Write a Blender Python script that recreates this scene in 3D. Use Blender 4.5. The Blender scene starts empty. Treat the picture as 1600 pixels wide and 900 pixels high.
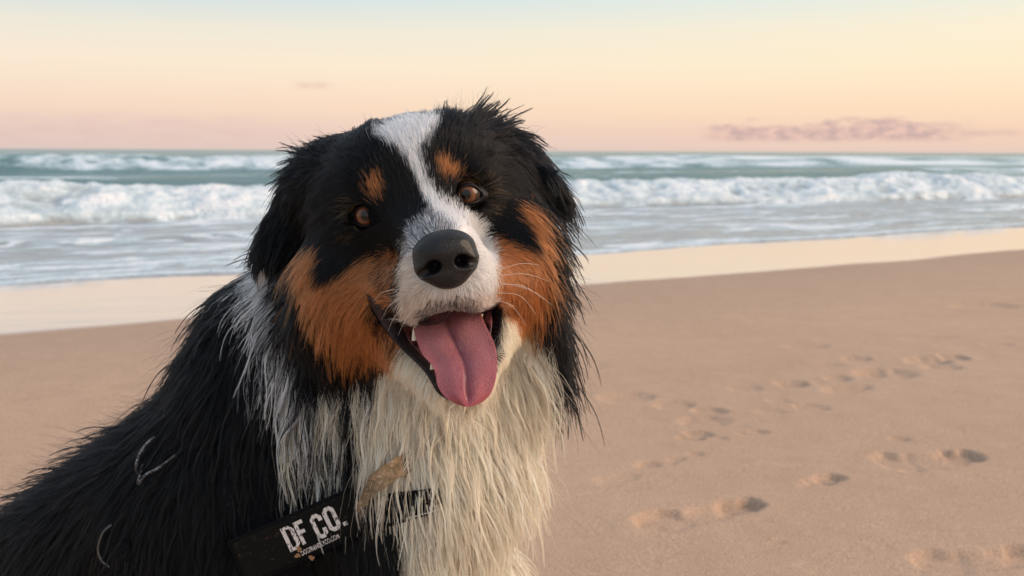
import bpy, bmesh, math, os
import numpy as np
from mathutils import Matrix, Vector, Euler

R = math.radians
scene = bpy.context.scene
col = scene.collection

# ------------------------------------------------------------------ camera
CAM_H, PITCH, ROLL = 0.80, R(8.8), R(0.25)
F = 1385.6                                     # focal length in pixels of the 1600 px wide photograph
cd = bpy.data.cameras.new("camera")
cd.sensor_width = 36.0
cd.lens = 36.0 * F / 1600.0
cd.clip_start, cd.clip_end = 0.02, 30000.0
cd.dof.use_dof = True
cd.dof.focus_distance = 0.75
cd.dof.aperture_fstop = 9.0
cam = bpy.data.objects.new("camera", cd)
col.objects.link(cam)
cam.matrix_world = Matrix.Translation((0, 0, CAM_H)) @ Matrix.Rotation(math.pi / 2 - PITCH, 4, 'X') @ Matrix.Rotation(ROLL, 4, 'Z')
scene.camera = cam
CM = np.array(cam.matrix_world)[:3, :3]        # camera axes in the world
CO = np.array([0, 0, CAM_H])

# ------------------------------------------------------------------ view and render settings
scene.view_settings.view_transform = 'Standard'
scene.view_settings.look = 'None'
scene.view_settings.exposure = 0.0
scene.view_settings.gamma = 1.0
scene.render.engine = 'CYCLES'
scene.cycles.use_denoising = True
scene.cycles.max_bounces = 10
scene.cycles.transmission_bounces = 8
scene.cycles.caustics_reflective = False
scene.cycles.caustics_refractive = False


def srgb(r, g, b, a=1.0):
    def f(c):
        c /= 255.0
        return c / 12.92 if c <= 0.04045 else ((c + 0.055) / 1.055) ** 2.4
    return (f(r), f(g), f(b), a)


class NT:
    """small helper round a node tree"""
    def __init__(self, tree):
        self.t = tree
        tree.nodes.clear()

    def n(self, kind, **kw):
        nd = self.t.nodes.new(kind)
        for k, v in kw.items():
            if k.startswith('i_'):
                nd.inputs[k[2:].replace('_', ' ')].default_value = v
            else:
                setattr(nd, k, v)
        return nd

    def l(self, a, b):
        self.t.links.new(a, b)

    def math(self, op, a, b=None, clamp=False):
        nd = self.t.nodes.new('ShaderNodeMath')
        nd.operation = op
        nd.use_clamp = clamp
        for i, v in enumerate((a, b)):
            if v is None:
                continue
            if isinstance(v, (int, float)):
                nd.inputs[i].default_value = v
            else:
                self.l(v, nd.inputs[i])
        return nd.outputs[0]

    def ramp(self, fac, stops, interp='LINEAR'):
        nd = self.t.nodes.new('ShaderNodeValToRGB')
        cr = nd.color_ramp
        cr.interpolation = interp
        while len(cr.elements) < len(stops):
            cr.elements.new(0.5)
        for e, (p, c) in zip(cr.elements, stops):
            e.position = p
            e.color = c if len(c) == 4 else (*c, 1)
        if fac is not None:
            self.l(fac, nd.inputs[0])
        return nd.outputs[0]

    def mixc(self, fac, a, b, mode='MIX'):
        nd = self.t.nodes.new('ShaderNodeMix')
        nd.data_type = 'RGBA'
        nd.blend_type = mode
        for s, v in ((nd.inputs[0], fac), (nd.inputs[6], a), (nd.inputs[7], b)):
            if isinstance(v, (int, float)):
                s.default_value = v
            elif isinstance(v, tuple):
                s.default_value = v if len(v) == 4 else (*v, 1)
            else:
                self.l(v, s)
        return nd.outputs[2]

    def mapr(self, v, a, b, c=0.0, d=1.0, smooth=False):
        nd = self.t.nodes.new('ShaderNodeMapRange')
        nd.interpolation_type = 'SMOOTHSTEP' if smooth else 'LINEAR'
        self.l(v, nd.inputs[0])
        for i, x in zip((1, 2, 3, 4), (a, b, c, d)):
            nd.inputs[i].default_value = x
        return nd.outputs[0]

    def noise(self, vec, scale, detail=4.0, rough=0.5, dist=0.0, out=0):
        nd = self.t.nodes.new('ShaderNodeTexNoise')
        nd.inputs['Scale'].default_value = scale
        nd.inputs['Detail'].default_value = detail
        nd.inputs['Roughness'].default_value = rough
        nd.inputs['Distortion'].default_value = dist
        if vec is not None:
            self.l(vec, nd.inputs['Vector'])
        return nd.outputs[out]

    def mapping(self, vec, scale=(1, 1, 1), rot=(0, 0, 0), loc=(0, 0, 0)):
        nd = self.t.nodes.new('ShaderNodeMapping')
        nd.inputs['Scale'].default_value = scale
        nd.inputs['Rotation'].default_value = rot
        nd.inputs['Location'].default_value = loc
        self.l(vec, nd.inputs['Vector'])
        return nd.outputs[0]

    def bump(self, h, strength, dist, normal=None):
        nd = self.t.nodes.new('ShaderNodeBump')
        nd.inputs['Strength'].default_value = strength
        nd.inputs['Distance'].default_value = dist
        self.l(h, nd.inputs['Height'])
        if normal is not None:
            self.l(normal, nd.inputs['Normal'])
        return nd.outputs[0]


def material(name):
    m = bpy.data.materials.new(name)
    m.use_nodes = True
    nt = NT(m.node_tree)
    out = nt.n('ShaderNodeOutputMaterial')
    b = nt.n('ShaderNodeBsdfPrincipled')
    nt.l(b.outputs[0], out.inputs['Surface'])
    return m, nt, b, out


# ------------------------------------------------------------------ sky (afterglow gradient)
world = bpy.data.worlds.new("World")
scene.world = world
world.use_nodes = True
w = NT(world.node_tree)
wo = w.n('ShaderNodeOutputWorld')
bg = w.n('ShaderNodeBackground')
w.l(bg.outputs[0], wo.inputs[0])
bg.inputs['Strength'].default_value = 1.0
tc = w.n('ShaderNodeTexCoord')
sep = w.n('ShaderNodeSeparateXYZ')
w.l(tc.outputs['Generated'], sep.inputs[0])
dx, dy, dz = sep.outputs
elev = w.math('MULTIPLY', w.math('ARCSINE', dz), 180 / math.pi)      # degrees above the horizon
ef = w.math('DIVIDE', elev, 90.0, clamp=True)
ef = w.math('POWER', ef, 0.5)
def E(d): return (d / 90.0) ** 0.5
left = w.ramp(ef, [(0.0, srgb(221, 200, 193)), (E(1.2), srgb(232, 206, 195)), (E(2.6), srgb(246, 218, 197)), (E(5.2), srgb(251, 233, 212)),
                   (E(7.2), srgb(236, 232, 218)), (E(9.2), srgb(206, 223, 230)), (E(25), srgb(204, 218, 230)), (1.0, srgb(168, 192, 222))])
right = w.ramp(ef, [(0.0, srgb(228, 203, 192)), (E(1.2), srgb(246, 211, 188)), (E(2.6), srgb(255, 224, 190)), (E(5.2), srgb(255, 238, 206)),
                    (E(7.2), srgb(252, 240, 214)), (E(9.2), srgb(234, 240, 228)), (E(25), srgb(214, 222, 228)), (1.0, srgb(168, 192, 222))])
az = w.mapr(dx, -0.55, 0.5, 0.0, 1.0)
sky = w.mixc(az, left, right)
# thin haze band and wisps, laid out by bearing and height
bear = w.math('MULTIPLY', w.math('ARCTAN2', dx, dy), 180 / math.pi)
comb = w.n('ShaderNodeCombineXYZ')
w.l(bear, comb.inputs[0]); w.l(elev, comb.inputs[1])
def patch(b0, b1, e0, e1, sb, se):
    a = w.math('MULTIPLY', w.mapr(bear, b0 - sb, b0 + sb, smooth=True), w.mapr(bear, b1 + sb, b1 - sb, smooth=True))
    b = w.math('MULTIPLY', w.mapr(elev, e0 - se, e0 + se, smooth=True), w.mapr(elev, e1 + se, e1 - se, smooth=True))
    return w.math('MULTIPLY', a, b)
nz = w.noise(w.mapping(comb.outputs[0], (0.5, 2.2, 1)), 1.0, 5, 0.6)
wisp = w.math('MULTIPLY', patch(-34, -14, 0.2, 2.0, 5, 0.35), w.mapr(nz, 0.3, 0.7))
sky = w.mixc(w.math('MULTIPLY', wisp, 0.25), sky, srgb(214, 178, 176))
st = w.noise(w.mapping(comb.outputs[0], (0.9, 6.0, 1), rot=(0, 0, R(4))), 1.0, 4, 0.6)
wisp2 = w.math('MULTIPLY', patch(-13.4, -11.4, 3.75, 4.1, 0.7, 0.16), w.mapr(st, 0.3, 0.6))
sky = w.mixc(w.math('MULTIPLY', wisp2, 0.45), sky, srgb(222, 178, 160))
# the low cloud bank: lumpy crown, ragged flat base
cb = w.mapping(comb.outputs[0], (0.5, 1.2, 1), loc=(3.1, 0.4, 0))
c1 = w.noise(cb, 1.0, 6, 0.62)
env = w.math('MULTIPLY', w.mapr(bear, 11.3, 13.6, smooth=True), w.mapr(bear, 27.6, 24.5, smooth=True))
top_ = w.mapr(elev, 2.25, 0.95)
bot_ = w.mapr(elev, 0.50, 0.85, smooth=True)
den = w.math('MULTIPLY', w.math('MULTIPLY', env, bot_), w.math('MULTIPLY', w.mapr(elev, 2.3, 1.9, smooth=True), w.mapr(w.math('ADD', c1, w.math('MULTIPLY', top_, 0.42)), 0.56, 0.74, smooth=True)))
lump = w.noise(w.mapping(comb.outputs[0], (1.1, 2.4, 1)), 1.0, 5, 0.6)
ccol = w.mixc(w.mapr(lump, 0.40, 0.62), srgb(198, 170, 168), srgb(238, 200, 184))
sky = w.mixc(w.math('MULTIPLY', den, 0.85), sky, ccol)
den2 = w.math('MULTIPLY', patch(26.5, 29.2, 0.95, 1.25, 0.8, 0.14), w.mapr(c1, 0.35, 0.6))
sky = w.mixc(w.math('MULTIPLY', den2, 0.7), sky, srgb(216, 184, 176))
w.l(sky, bg.inputs['Color'])

# ------------------------------------------------------------------ low soft glow of the set sun, from the right and behind the camera
sd = bpy.data.lights.new("sun", 'SUN')
sd.energy = 3.4
sd.angle = R(40)
sd.color = (1.0, 0.72, 0.50)
sun = bpy.data.objects.new("sun", sd)
col.objects.link(sun)
SUN = Vector((0.87, -0.04, 0.50)).normalized()
sun.rotation_euler = SUN.to_track_quat('Z', 'Y').to_euler()
sun.location = (3, -3, 3)


# ------------------------------------------------------------------ numpy helpers
def P(px, py, d):
    """world point seen at pixel (px, py) of the 1600x900 photograph, d metres in front of the camera"""
    c = np.array([(px - 800) / F * d, -(py - 450) / F * d, -d])
    return CM @ c + CO


def ground_hit(px, py, z=0.0):
    v = CM @ np.array([(px - 800) / F, -(py - 450) / F, -1.0])
    k = (z - CO[2]) / v[2]
    return CO + v * k


def _hash(ix, iy, iz, seed):
    h = (ix.astype(np.int64) * 374761393 + iy.astype(np.int64) * 668265263 + iz.astype(np.int64) * 2147483647 + seed * 144269) & 0xffffffff
    h = ((h ^ (h >> 13)) * 1274126177) & 0xffffffff
    h = ((h ^ (h >> 16)) * 2246822519) & 0xffffffff
    return ((h ^ (h >> 15)) & 0xffffff).astype(np.float32) / 0xffffff


def vnoise(x, y, z=None, seed=0):
    """smooth value noise in [0, 1]"""
    if z is None:
        z = np.zeros_like(x)
    ix, iy, iz = np.floor(x), np.floor(y), np.floor(z)
    fx, fy, fz = x - ix, y - iy, z - iz
    ux, uy, uz = [f * f * f * (f * (f * 6 - 15) + 10) for f in (fx, fy, fz)]
    o = 0
    for a in (0, 1):
        wa = ux if a else 1 - ux
        for b in (0, 1):
            wb = uy if b else 1 - uy
            for c in (0, 1):
                if c and not np.any(fz):
                    continue
                wc = uz if c else 1 - uz
                o = o + wa * wb * wc * _hash(ix + a, iy + b, iz + c, seed)
    return o


def fbm(x, y, z=None, octs=4, gain=0.5, seed=0):
    o, a, t = 0, 1.0, 0
    for k in range(octs):
        o = o + a * vnoise(x * 2 ** k + 17.3 * k, y * 2 ** k - 9.1 * k, None if z is None else z * 2 ** k, seed + k)
        t += a
        a *= gain
    return o / t


def sstep(a, b, x):
    t = np.clip((x - a) / (b - a), 0, 1)
    return t * t * (3 - 2 * t)


def grid_mesh(name, X, Y, Z, attrs=None):
    """quad sheet from 2-D coordinate arrays"""
    ny, nx = X.shape
    me = bpy.data.meshes.new(name)
    co = np.stack([X, Y, Z], -1).reshape(-1, 3).astype(np.float32)
    i = np.arange(nx * ny).reshape(ny, nx)
    q = np.stack([i[:-1, :-1], i[:-1, 1:], i[1:, 1:], i[1:, :-1]], -1).reshape(-1, 4)
    set_mesh(me, co, q)
    for k, v in (attrs or {}).items():
        at = me.attributes.new(k, 'FLOAT', 'POINT')
        at.data.foreach_set('value', v.reshape(-1).astype(np.float32))
    return me


def set_mesh(me, co, faces, smooth=True):
    co = np.asarray(co, np.float32)
    faces = np.asarray(faces, np.int32)
    k = faces.shape[1]
    me.vertices.add(len(co))
    me.vertices.foreach_set('co', co.reshape(-1))
    me.loops.add(faces.size)
    me.loops.foreach_set('vertex_index', faces.reshape(-1))
    me.polygons.add(len(faces))
    me.polygons.foreach_set('loop_start', np.arange(0, faces.size, k, dtype=np.int32))
    me.polygons.foreach_set('loop_total', np.full(len(faces), k, np.int32))
    me.polygons.foreach_set('use_smooth', np.full(len(faces), smooth, bool))
    me.update(calc_edges=True)
    me.validate()


def link(name, data, mat=None, parent=None, loc=None, **props):
    o = bpy.data.objects.new(name, data)
    col.objects.link(o)
    if mat is not None and data is not None:
        data.materials.append(mat)
    if loc is not None:
        o.location = loc
    if parent is not None:
        o.parent = parent
    for k, v in props.items():
        o[k] = v
    return o


def spaced(pts):
    """coordinate line from (start, end, step) runs, steps growing geometrically where step is a pair"""
    out = []
    for a, b, s in pts:
        if isinstance(s, tuple):
            n = max(2, int(math.log(s[1] / s[0]) / math.log(1.12)) + 1)
            k = np.geomspace(1, s[1] / s[0], n) if s[1] >= s[0] else np.geomspace(s[0] / s[1], 1, n)
            c = np.concatenate([[0], np.cumsum(k)])
            out.append(a + (b - a) * c[:-1] / c[-1])
        else:
            n = max(1, int(round((b - a) / s)))
            out.append(a + (b - a) * np.arange(n) / n)
    out.append([pts[-1][1]])
    return np.concatenate(out)

# ------------------------------------------------------------------ the beach
SHORE = R(27)                                   # the waterline runs away to the right
SE = np.array([math.cos(SHORE), math.sin(SHORE)])     # along the shore
SN = np.array([-math.sin(SHORE), math.cos(SHORE)])    # out to sea
SEA = -0.19


def beach_z(t):
    return np.where(t < 1.0, 0.0, -0.03 * (t - 1.0)) - np.where(t > 8, 0.05 * (np.minimum(t, 40) - 8), 0) \
        - 0.02 * np.minimum(np.maximum(t - 40, 0), 50)


def prints():
    """(centre x, y, heading, half length, half width, depth, kind): kind 0 bare foot, 1 paw, 2 shallow scuff"""
    out = []

    def seg(ax, ay, bx, by, w, dep, kind):
        a, b = ground_hit(ax, ay, -0.02), ground_hit(bx, by, -0.02)
        d = b[:2] - a[:2]
        out.append((*(0.5 * (a[:2] + b[:2])), math.atan2(d[1], d[0]), 0.5 * np.hypot(*d), w, dep, kind))
    seg(992, 826, 1186, 786, 0.062, 0.026, 0)
    seg(1368, 726, 1526, 711, 0.085, 0.022, 0)
    seg(1418, 898, 1640, 876, 0.060, 0.024, 0)
    seg(930, 612, 1028, 606, 0.07, 0.018, 2)
    seg(1020, 626, 1086, 620, 0.06, 0.014, 2)
    seg(925, 752, 1000, 741, 0.035, 0.010, 2)
    for x, y, w_, dp in ((1282, 754, .035, .016), (1297, 748, .035, .018), (1260, 758, .02, .010), (1080, 679, .035, .018), (1092, 672, .035, .018),
                         (1111, 633, .05, .018), (1100, 650, .07, .015), (1016, 723, .025, .013), (1006, 725, .018, .01),
                         (1057, 715, .02, .010), (1087, 706, .02, .012), (1045, 722, .018, .008), (1187, 670, .025, .013),
                         (1164, 672, .02, .010), (1122, 679, .025, .010), (1405, 684, .025, .010), (1217, 856, .012, .006),
                         (1268, 630, .05, .012), (1204, 636, .04, .008), (1385, 576, .10, .024), (1540, 466, .16, .02),
                         (178, 582, .05, .02), (1360, 573, .05, .012), (1165, 597, .05, .012), (1560, 530, .06, .010)):
        a = ground_hit(x, y, -0.02)
        out.append((a[0], a[1], 0.3 * math.sin(x), w_ * 1.3, w_ * 0.9, dp, 1))
    for ax, ay, bx, by, w_, dp in ((1212, 592, 1262, 590, .09, .024), (1285, 604, 1362, 597, .08, .022), (1290, 585, 1330, 582, .08, .018),
                                   (1420, 560, 1480, 552, .13, .030), (1470, 551, 1512, 550, .11, .026), (1440, 568, 1506, 566, .08, .020),
                                   (1320, 552, 1358, 547, .09, .018), (1220, 529, 1300, 528, .09, .016), (1195, 618, 1240, 620, .05, .010),
                                   (1270, 560, 1320, 560, .07, .012), (1400, 520, 1500, 517, .1, .012), (870, 560, 960, 556, .1, .010),
                                   (1290, 742, 1313, 747, .025, .012)):
        seg(ax, ay, bx, by, w_ * 0.6, dp, 2)
    return out


def foot_shape(u, v, kind):
    """soft 0..1 mask of the pressed shape; u along (-1..1), v across (-1..1)"""
    if kind == 0:
        heel = ((u - 0.66) / 0.36) ** 2 + (v / 0.72) ** 2
        ball = ((u + 0.52) / 0.44) ** 2 + ((v - 0.05) / 0.95) ** 2
        arch = ((u - 0.05) / 0.86) ** 2 + ((v + 0.12) / 0.70) ** 2
        m = np.maximum.reduce([1.0 * (1 - sstep(0.55, 1.12, heel)), 0.7 * (1 - sstep(0.5, 1.12, ball)), 0.55 * (1 - sstep(0.3, 1.15, arch))])
        return m
    r = u ** 2 + v ** 2
    return 1 - sstep(0.35, 1.1, r)


def sand_height(X, Y):
    t = SN[0] * X + SN[1] * Y
    Z = beach_z(t)
    near = np.exp(-((X - 0.8) ** 2 + (Y - 2.5) ** 2) / 40.0)
    Z = Z + near * (0.010 * (fbm(X * 1.3, Y * 1.3, octs=3, seed=5) - 0.5) + 0.0035 * (fbm(X * 9, Y * 9, octs=4, gain=0.6, seed=9) - 0.5))
    dug = np.zeros_like(Z)
    for cx, cy, a, L, Wd, dep, kind in prints():
        sel = (np.abs(X - cx) < L * 2.5) & (np.abs(Y - cy) < L * 2.5)
        if not sel.any():
            continue
        x, y = X[sel] - cx, Y[sel] - cy
        wob = 0.25 * (vnoise(x * 30 + cx * 7, y * 30 + cy * 3, seed=3) - 0.5)
        u = (x * math.cos(a) + y * math.sin(a)) / L + wob
        v = (-x * math.sin(a) + y * math.cos(a)) / Wd + wob
        m = foot_shape(u, v, kind)
        r = np.sqrt(u ** 2 + v ** 2)
        rim = np.exp(-((r - 1.15) / 0.22) ** 2) * (0.4 + vnoise(x * 40, y * 40, seed=8))
        Z[sel] += -(0.85 if kind == 0 else 0.6) * dep * m * (0.85 + 0.3 * vnoise(x * 60, y * 60, seed=2)) + 0.07 * dep * rim
        dug[sel] = np.maximum(dug[sel], m)
    return Z, dug


gx = spaced([(-4000, -8, (600, 1.0)), (-8, -1.6, 0.20), (-1.6, 0.2, 0.06), (0.2, 2.4, 0.0095), (2.4, 5.2, 0.02), (5.2, 12, 0.20), (12, 4000, (1.0, 600))])
gy = spaced([(-4000, -4, (600, 0.8)), (-4, 0.9, 0.15), (0.9, 2.9, 0.0095), (2.9, 5.6, 0.022), (5.6, 12, 0.12), (12, 4000, (1.0, 600))])
GX, GY = np.meshgrid(gx, gy)
GZ, DUG = sand_height(GX, GY)
beach_me = grid_mesh("beach_sand", GX, GY, GZ, {"dug": DUG})

m_sand, nt, b, out = material("beach_sand")
geo = nt.n('ShaderNodeNewGeometry')
pos = geo.outputs['Position']
rot = nt.mapping(pos, rot=(0, 0, -SHORE))                    # x along the shore, y out to sea
sp = nt.n('ShaderNodeSeparateXYZ'); nt.l(rot, sp.inputs[0])
tt = sp.outputs[1]
edge = nt.noise(nt.mapping(rot, (0.35, 0.35, 0.0)), 1.0, 4, 0.5)
tw = nt.math('ADD', tt, nt.math('MULTIPLY', nt.math('SUBTRACT', edge, 0.5), 0.55))
tw = nt.math('SUBTRACT', tw, nt.math('MULTIPLY', nt.math('MAXIMUM', sp.outputs[0], 0.0), 0.035))
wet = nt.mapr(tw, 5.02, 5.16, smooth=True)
damp = nt.mapr(tw, 3.0, 5.1, smooth=True)
big = nt.noise(pos, 0.7, 5, 0.6)
mid = nt.noise(pos, 9.0, 5, 0.65)
grain = nt.noise(pos, 260.0, 3, 0.8)
speck = nt.noise(pos, 600.0, 2, 0.6)
base = nt.ramp(nt.math('ADD', nt.math('MULTIPLY', big, 0.5), nt.math('MULTIPLY', mid, 0.5)),
               [(0.30, (0.42, 0.283, 0.198)), (0.70, (0.50, 0.347, 0.248))])
gr = nt.ramp(grain, [(0.28, (0.55, 0.52, 0.50)), (0.5, (1.0, 1.0, 1.0)), (0.72, (1.45, 1.45, 1.45))])
base = nt.mixc(1.0, base, gr, 'MULTIPLY')
pale_grains = nt.mapr(speck, 0.66, 0.74)  # scattered paler sand grains
base = nt.mixc(nt.math('MULTIPLY', pale_grains, 0.35), base, (0.75, 0.66, 0.56))
base = nt.mixc(nt.math('MULTIPLY', damp, 0.22), base, (0.20, 0.135, 0.10))
wetc = nt.mixc(wet, base, (0.46, 0.27, 0.245))  # wet base made pale pink, some sky reflection put into the colour
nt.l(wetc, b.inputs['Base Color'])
b.inputs['Specular IOR Level'].default_value = 0.35
rr = nt.mapr(damp, 0, 1, 0.85, 0.7)
wr = nt.n('ShaderNodeMix'); wr.data_type = 'FLOAT'
nt.l(wet, wr.inputs[0]); nt.l(rr, wr.inputs[2]); wr.inputs[3].default_value = 0.16
nt.l(wr.outputs[0], b.inputs['Roughness'])
film = nt.math('MULTIPLY', wet, 1.0)
nt.l(film, b.inputs['Coat Weight'])
b.inputs['Coat Roughness'].default_value = 0.06
b.inputs['Coat IOR'].default_value = 1.5
dry = nt.math('SUBTRACT', 1.0, wet)
hgt = nt.math('ADD', nt.math('MULTIPLY', grain, 0.5), nt.math('MULTIPLY', nt.noise(pos, 130, 4, 0.7), 0.9))
hgt = nt.math('MULTIPLY', hgt, dry)
bn = nt.bump(hgt, 0.6, 0.004)
ripple = nt.noise(nt.mapping(rot, (1.2, 4.5, 1)), 1.0, 3, 0.5)
bn2 = nt.bump(nt.math('MULTIPLY', ripple, wet), 0.10, 0.02, bn)
nt.l(bn2, b.inputs['Normal'])
nt.l(nt.bump(nt.math('MULTIPLY', ripple, wet), 0.06, 0.02), b.inputs['Coat Normal'])
beach = link("ground", beach_me, m_sand, kind="structure", label="pale brown sand beach with footprints and a wet shining edge")

# ------------------------------------------------------------------ the sea
ss = spaced([(-6000, -14, (900, 0.5)), (-14, 24, 0.055), (24, 60, (0.08, 0.8)), (60, 9000, (1.0, 1500))])
ts = spaced([(5.2, 11.6, 0.045), (11.6, 15.8, 0.022), (15.8, 30, 0.09), (30, 60, 0.22), (60, 9000, (0.6, 1200))])
S, T = np.meshgrid(ss, ts)
S = S.astype(np.float64); T = T.astype(np.float64)


def crest_noise(s, sc, seed):
    return fbm(s * sc, np.zeros_like(s) + seed, octs=3, seed=seed) - 0.5


foam = np.zeros_like(T)
Z = np.full_like(T, SEA)
swash = 1.15 * (fbm(S * 0.22, S * 0 + 3.3, octs=4, seed=21) - 0.5)
# thin sheet of spent water sliding up the sand: the surface follows the slope, then dives under it at its edge
ed = T - (7.15 + swash + 0.075 * np.clip(S - 3, 0, 40))
zs = beach_z(T) + 0.014 * sstep(-0.04, 0.10, ed) - 0.008
flat = SEA + 0.022 * (fbm(S * 0.8, T * 2.6, octs=4, seed=31) - 0.5)
Z = np.where(ed < 0, beach_z(T) - 0.02, np.maximum(zs, flat))
lip = np.exp(-((ed - 0.10) / 0.08) ** 2) * (0.5 + vnoise(S * 5, T * 5, seed=12))
Z += np.where(ed > 0, 0.012 * lip, 0)
shal = sstep(0.0, 0.3, ed) * (1 - sstep(13, 14.5, T))
strk = fbm(S * 0.55 + 0.6 * fbm(S * 1.5, T * 1.5, octs=2, seed=44), T * 2.3, octs=5, gain=0.6, seed=41)
rid = 1 - np.abs(2 * fbm(S * 0.9, T * 2.6, octs=4, gain=0.6, seed=43) - 1)
foam = shal * np.clip(0.62 * sstep(0.40, 0.68, strk) + 0.6 * sstep(0.80, 0.97, rid), 0, 1)
foam = np.maximum(foam, np.where(ed > 0, np.exp(-((ed - 0.14) / 0.16) ** 2), 0) * 0.9)
Z += shal * 0.012 * (strk - 0.4)
# low lines of the previous waves in the wash
for c0, hh, sd_ in ((8.6, 0.030, 51), (10.4, 0.045, 52)):
    c = c0 + 1.6 * crest_noise(S, 0.16, sd_)
    q = T - c
    msk = sstep(0.35, 0.6, fbm(S * 0.25, S * 0, octs=2, seed=sd_ + 5))
    Z += hh * msk * np.where(q < 0, np.exp(-(q / 0.10) ** 2), np.exp(-(q / 0.7) ** 2))
    foam = np.maximum(foam, msk * 0.6 * np.exp(-((q - 0.15) / 0.22) ** 2))

# the main breaker, a bore of white water
c = 13.0 + 1.3 * crest_noise(S, 0.10, 61) + 0.35 * crest_noise(S, 0.8, 62)
q = T - c
H = 0.41 * (0.80 + 0.55 * fbm(S * 0.28, S * 0 + 2, octs=3, seed=63))
big_l = fbm(S * 1.5, T * 1.9, octs=3, gain=0.55, seed=64)
puff = fbm(S * 4.2, T * 4.8, (S + T) * 0.7, octs=5, gain=0.62, seed=66)
face = sstep(-0.10, 0.95, q + 0.30 * (big_l - 0.5))
front = sstep(-0.02, 0.06, q) * (0.30 + 0.70 * face)
prof = front * (1 - sstep(1.2, 3.8, q) * 0.85)
Z += H * prof * (0.80 + 0.40 * big_l) + 0.13 * (puff - 0.5) * sstep(0, 0.25, q) * (1 - sstep(1.0, 3.0, q))
whole = sstep(-0.03, 0.03, q) * (1 - sstep(1.7, 3.2, q + 1.0 * (big_l - 0.5)))
foam = np.maximum(foam * (q < 0.05), whole * np.clip(0.62 + 0.9 * (puff - 0.35) + 0.5 * (big_l - 0.5), 0.15, 1))
back = sstep(1.5, 4, q)
foam = np.maximum(foam, back * (1 - sstep(20, 34, T)) * 0.75 * sstep(0.52, 0.66, fbm(S * 0.28, T * 1.2, octs=5, gain=0.6, seed=71)))

# green swell behind it and the outer breaker
def swell(c0, wob, h, wf, wb, seed, white, wsc=0.09):
    global Z, foam
    cc = c0 + wob * crest_noise(S, 0.03, seed)
    q = T - cc
    hh = h * (0.65 + 0.7 * fbm(S * 0.06, S * 0 + seed, octs=3, seed=seed + 1))
    Z += hh * np.where(q < 0, np.exp(-(q / wf) ** 2), np.exp(-(q / wb) ** 2))
    brk = sstep(white[0], white[1], fbm(S * wsc + white[2], S * 0 + 7.7 + seed, octs=2, seed=seed + 2) + white[3] * np.clip(S / 30, -1, 1.5))
    tex = fbm(S * 1.1, T * 0.9, octs=5, gain=0.65, seed=seed + 3)
    reach = wf * (0.25 + 1.5 * brk)
    fm = brk * sstep(-reach, -reach * 0.6, q) * (1 - sstep(0.3 * wb, 1.1 * wb, q))
    foam = np.maximum(foam, fm * np.clip(0.35 + 1.3 * (tex - 0.25), 0, 1))
    Z += 0.22 * h * (tex - 0.5) * fm
    foam = np.maximum(foam, 0.55 * np.exp(-((q - 0.2) / (0.35 * wb)) ** 2) * sstep(0.5, 0.7, fbm(S * 0.3, T * 0.8, octs=4, seed=seed + 4)))

swell(23.5, 3.5, 0.34, 1.5, 2.6, 81, (0.56, 0.74, 0, 0.18))
swell(40.0, 4.0, 0.60, 2.4, 3.6, 91, (0.30, 0.42, 3.1, 0.22), 0.05)
swell(62.0, 8.0, 0.40, 3.5, 5, 101, (0.50, 0.64, 0, 0.15), 0.03)
swell(95.0, 10.0, 0.35, 5, 7, 111, (0.50, 0.66, 5, 0.1), 0.02)
off = sstep(17, 26, T)
Z += off * np.exp(-T / 1200) * (0.07 * (fbm(S * 0.35, T * 0.7, octs=4, seed=121) - 0.5))
foam = np.maximum(foam, sstep(100, 140, T) * (1 - sstep(400, 900, T)) * 0.7 * sstep(0.60, 0.68, fbm(S * 0.02, T * 0.05, octs=4, seed=131)))

WX = SE[0] * S + SN[0] * T
WY = SE[1] * S + SN[1] * T
sea_me = grid_mesh("sea_water", WX, WY, Z, {"foam": foam})
m_sea, nt, b, out = material("sea_water")
geo = nt.n('ShaderNodeNewGeometry')
pos = geo.outputs['Position']
rot = nt.mapping(pos, rot=(0, 0, -SHORE))
fa = nt.n('ShaderNodeAttribute', attribute_name='foam').outputs['Fac']
sp = nt.n('ShaderNodeSeparateXYZ'); nt.l(rot, sp.inputs[0])
deep = nt.mapr(sp.outputs[1], 12, 24, smooth=True)
lace = nt.noise(nt.mapping(rot, (1.6, 3.4, 3)), 1.6, 6, 0.62, 0.4)
fine = nt.noise(nt.mapping(rot, (1, 1.6, 1)), 14.0, 4, 0.65, 0.3)
f2 = nt.math('ADD', fa, nt.math('MULTIPLY', nt.math('SUBTRACT', nt.math('ADD', nt.math('MULTIPLY', lace, 0.6), nt.math('MULTIPLY', fine, 0.4)), 0.5), 1.1))
edge_w = nt.mapr(f2, 0.25, 0.85, smooth=True)
wcol = nt.mixc(deep, (0.34, 0.37, 0.40), (0.065, 0.165, 0.175))
nt.l(wcol, b.inputs['Base Color'])
b.inputs['Roughness'].default_value = 0.22
b.inputs['IOR'].default_value = 1.33
rip = nt.noise(nt.mapping(rot, (1.0, 2.6, 1)), 2.2, 6, 0.6)
rip2 = nt.noise(nt.mapping(rot, (0.12, 0.4, 1)), 1.0, 4, 0.6)
bb = nt.bump(nt.math('ADD', rip, nt.math('MULTIPLY', rip2, 3.0)), 0.9, 0.16)
nt.l(bb, b.inputs['Normal'])
fo = nt.n('ShaderNodeBsdfPrincipled')
fcol = nt.ramp(nt.math('ADD', nt.math('MULTIPLY', f2, 0.7), nt.math('MULTIPLY', lace, 0.3)),
               [(0.15, (0.34, 0.52, 0.60)), (0.55, (0.52, 0.67, 0.76)), (0.95, (0.84, 0.86, 0.90))])
nt.l(fcol, fo.inputs['Base Color'])
fo.inputs['Roughness'].default_value = 0.7
fo.inputs['Subsurface Weight'].default_value = 0.0
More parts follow.
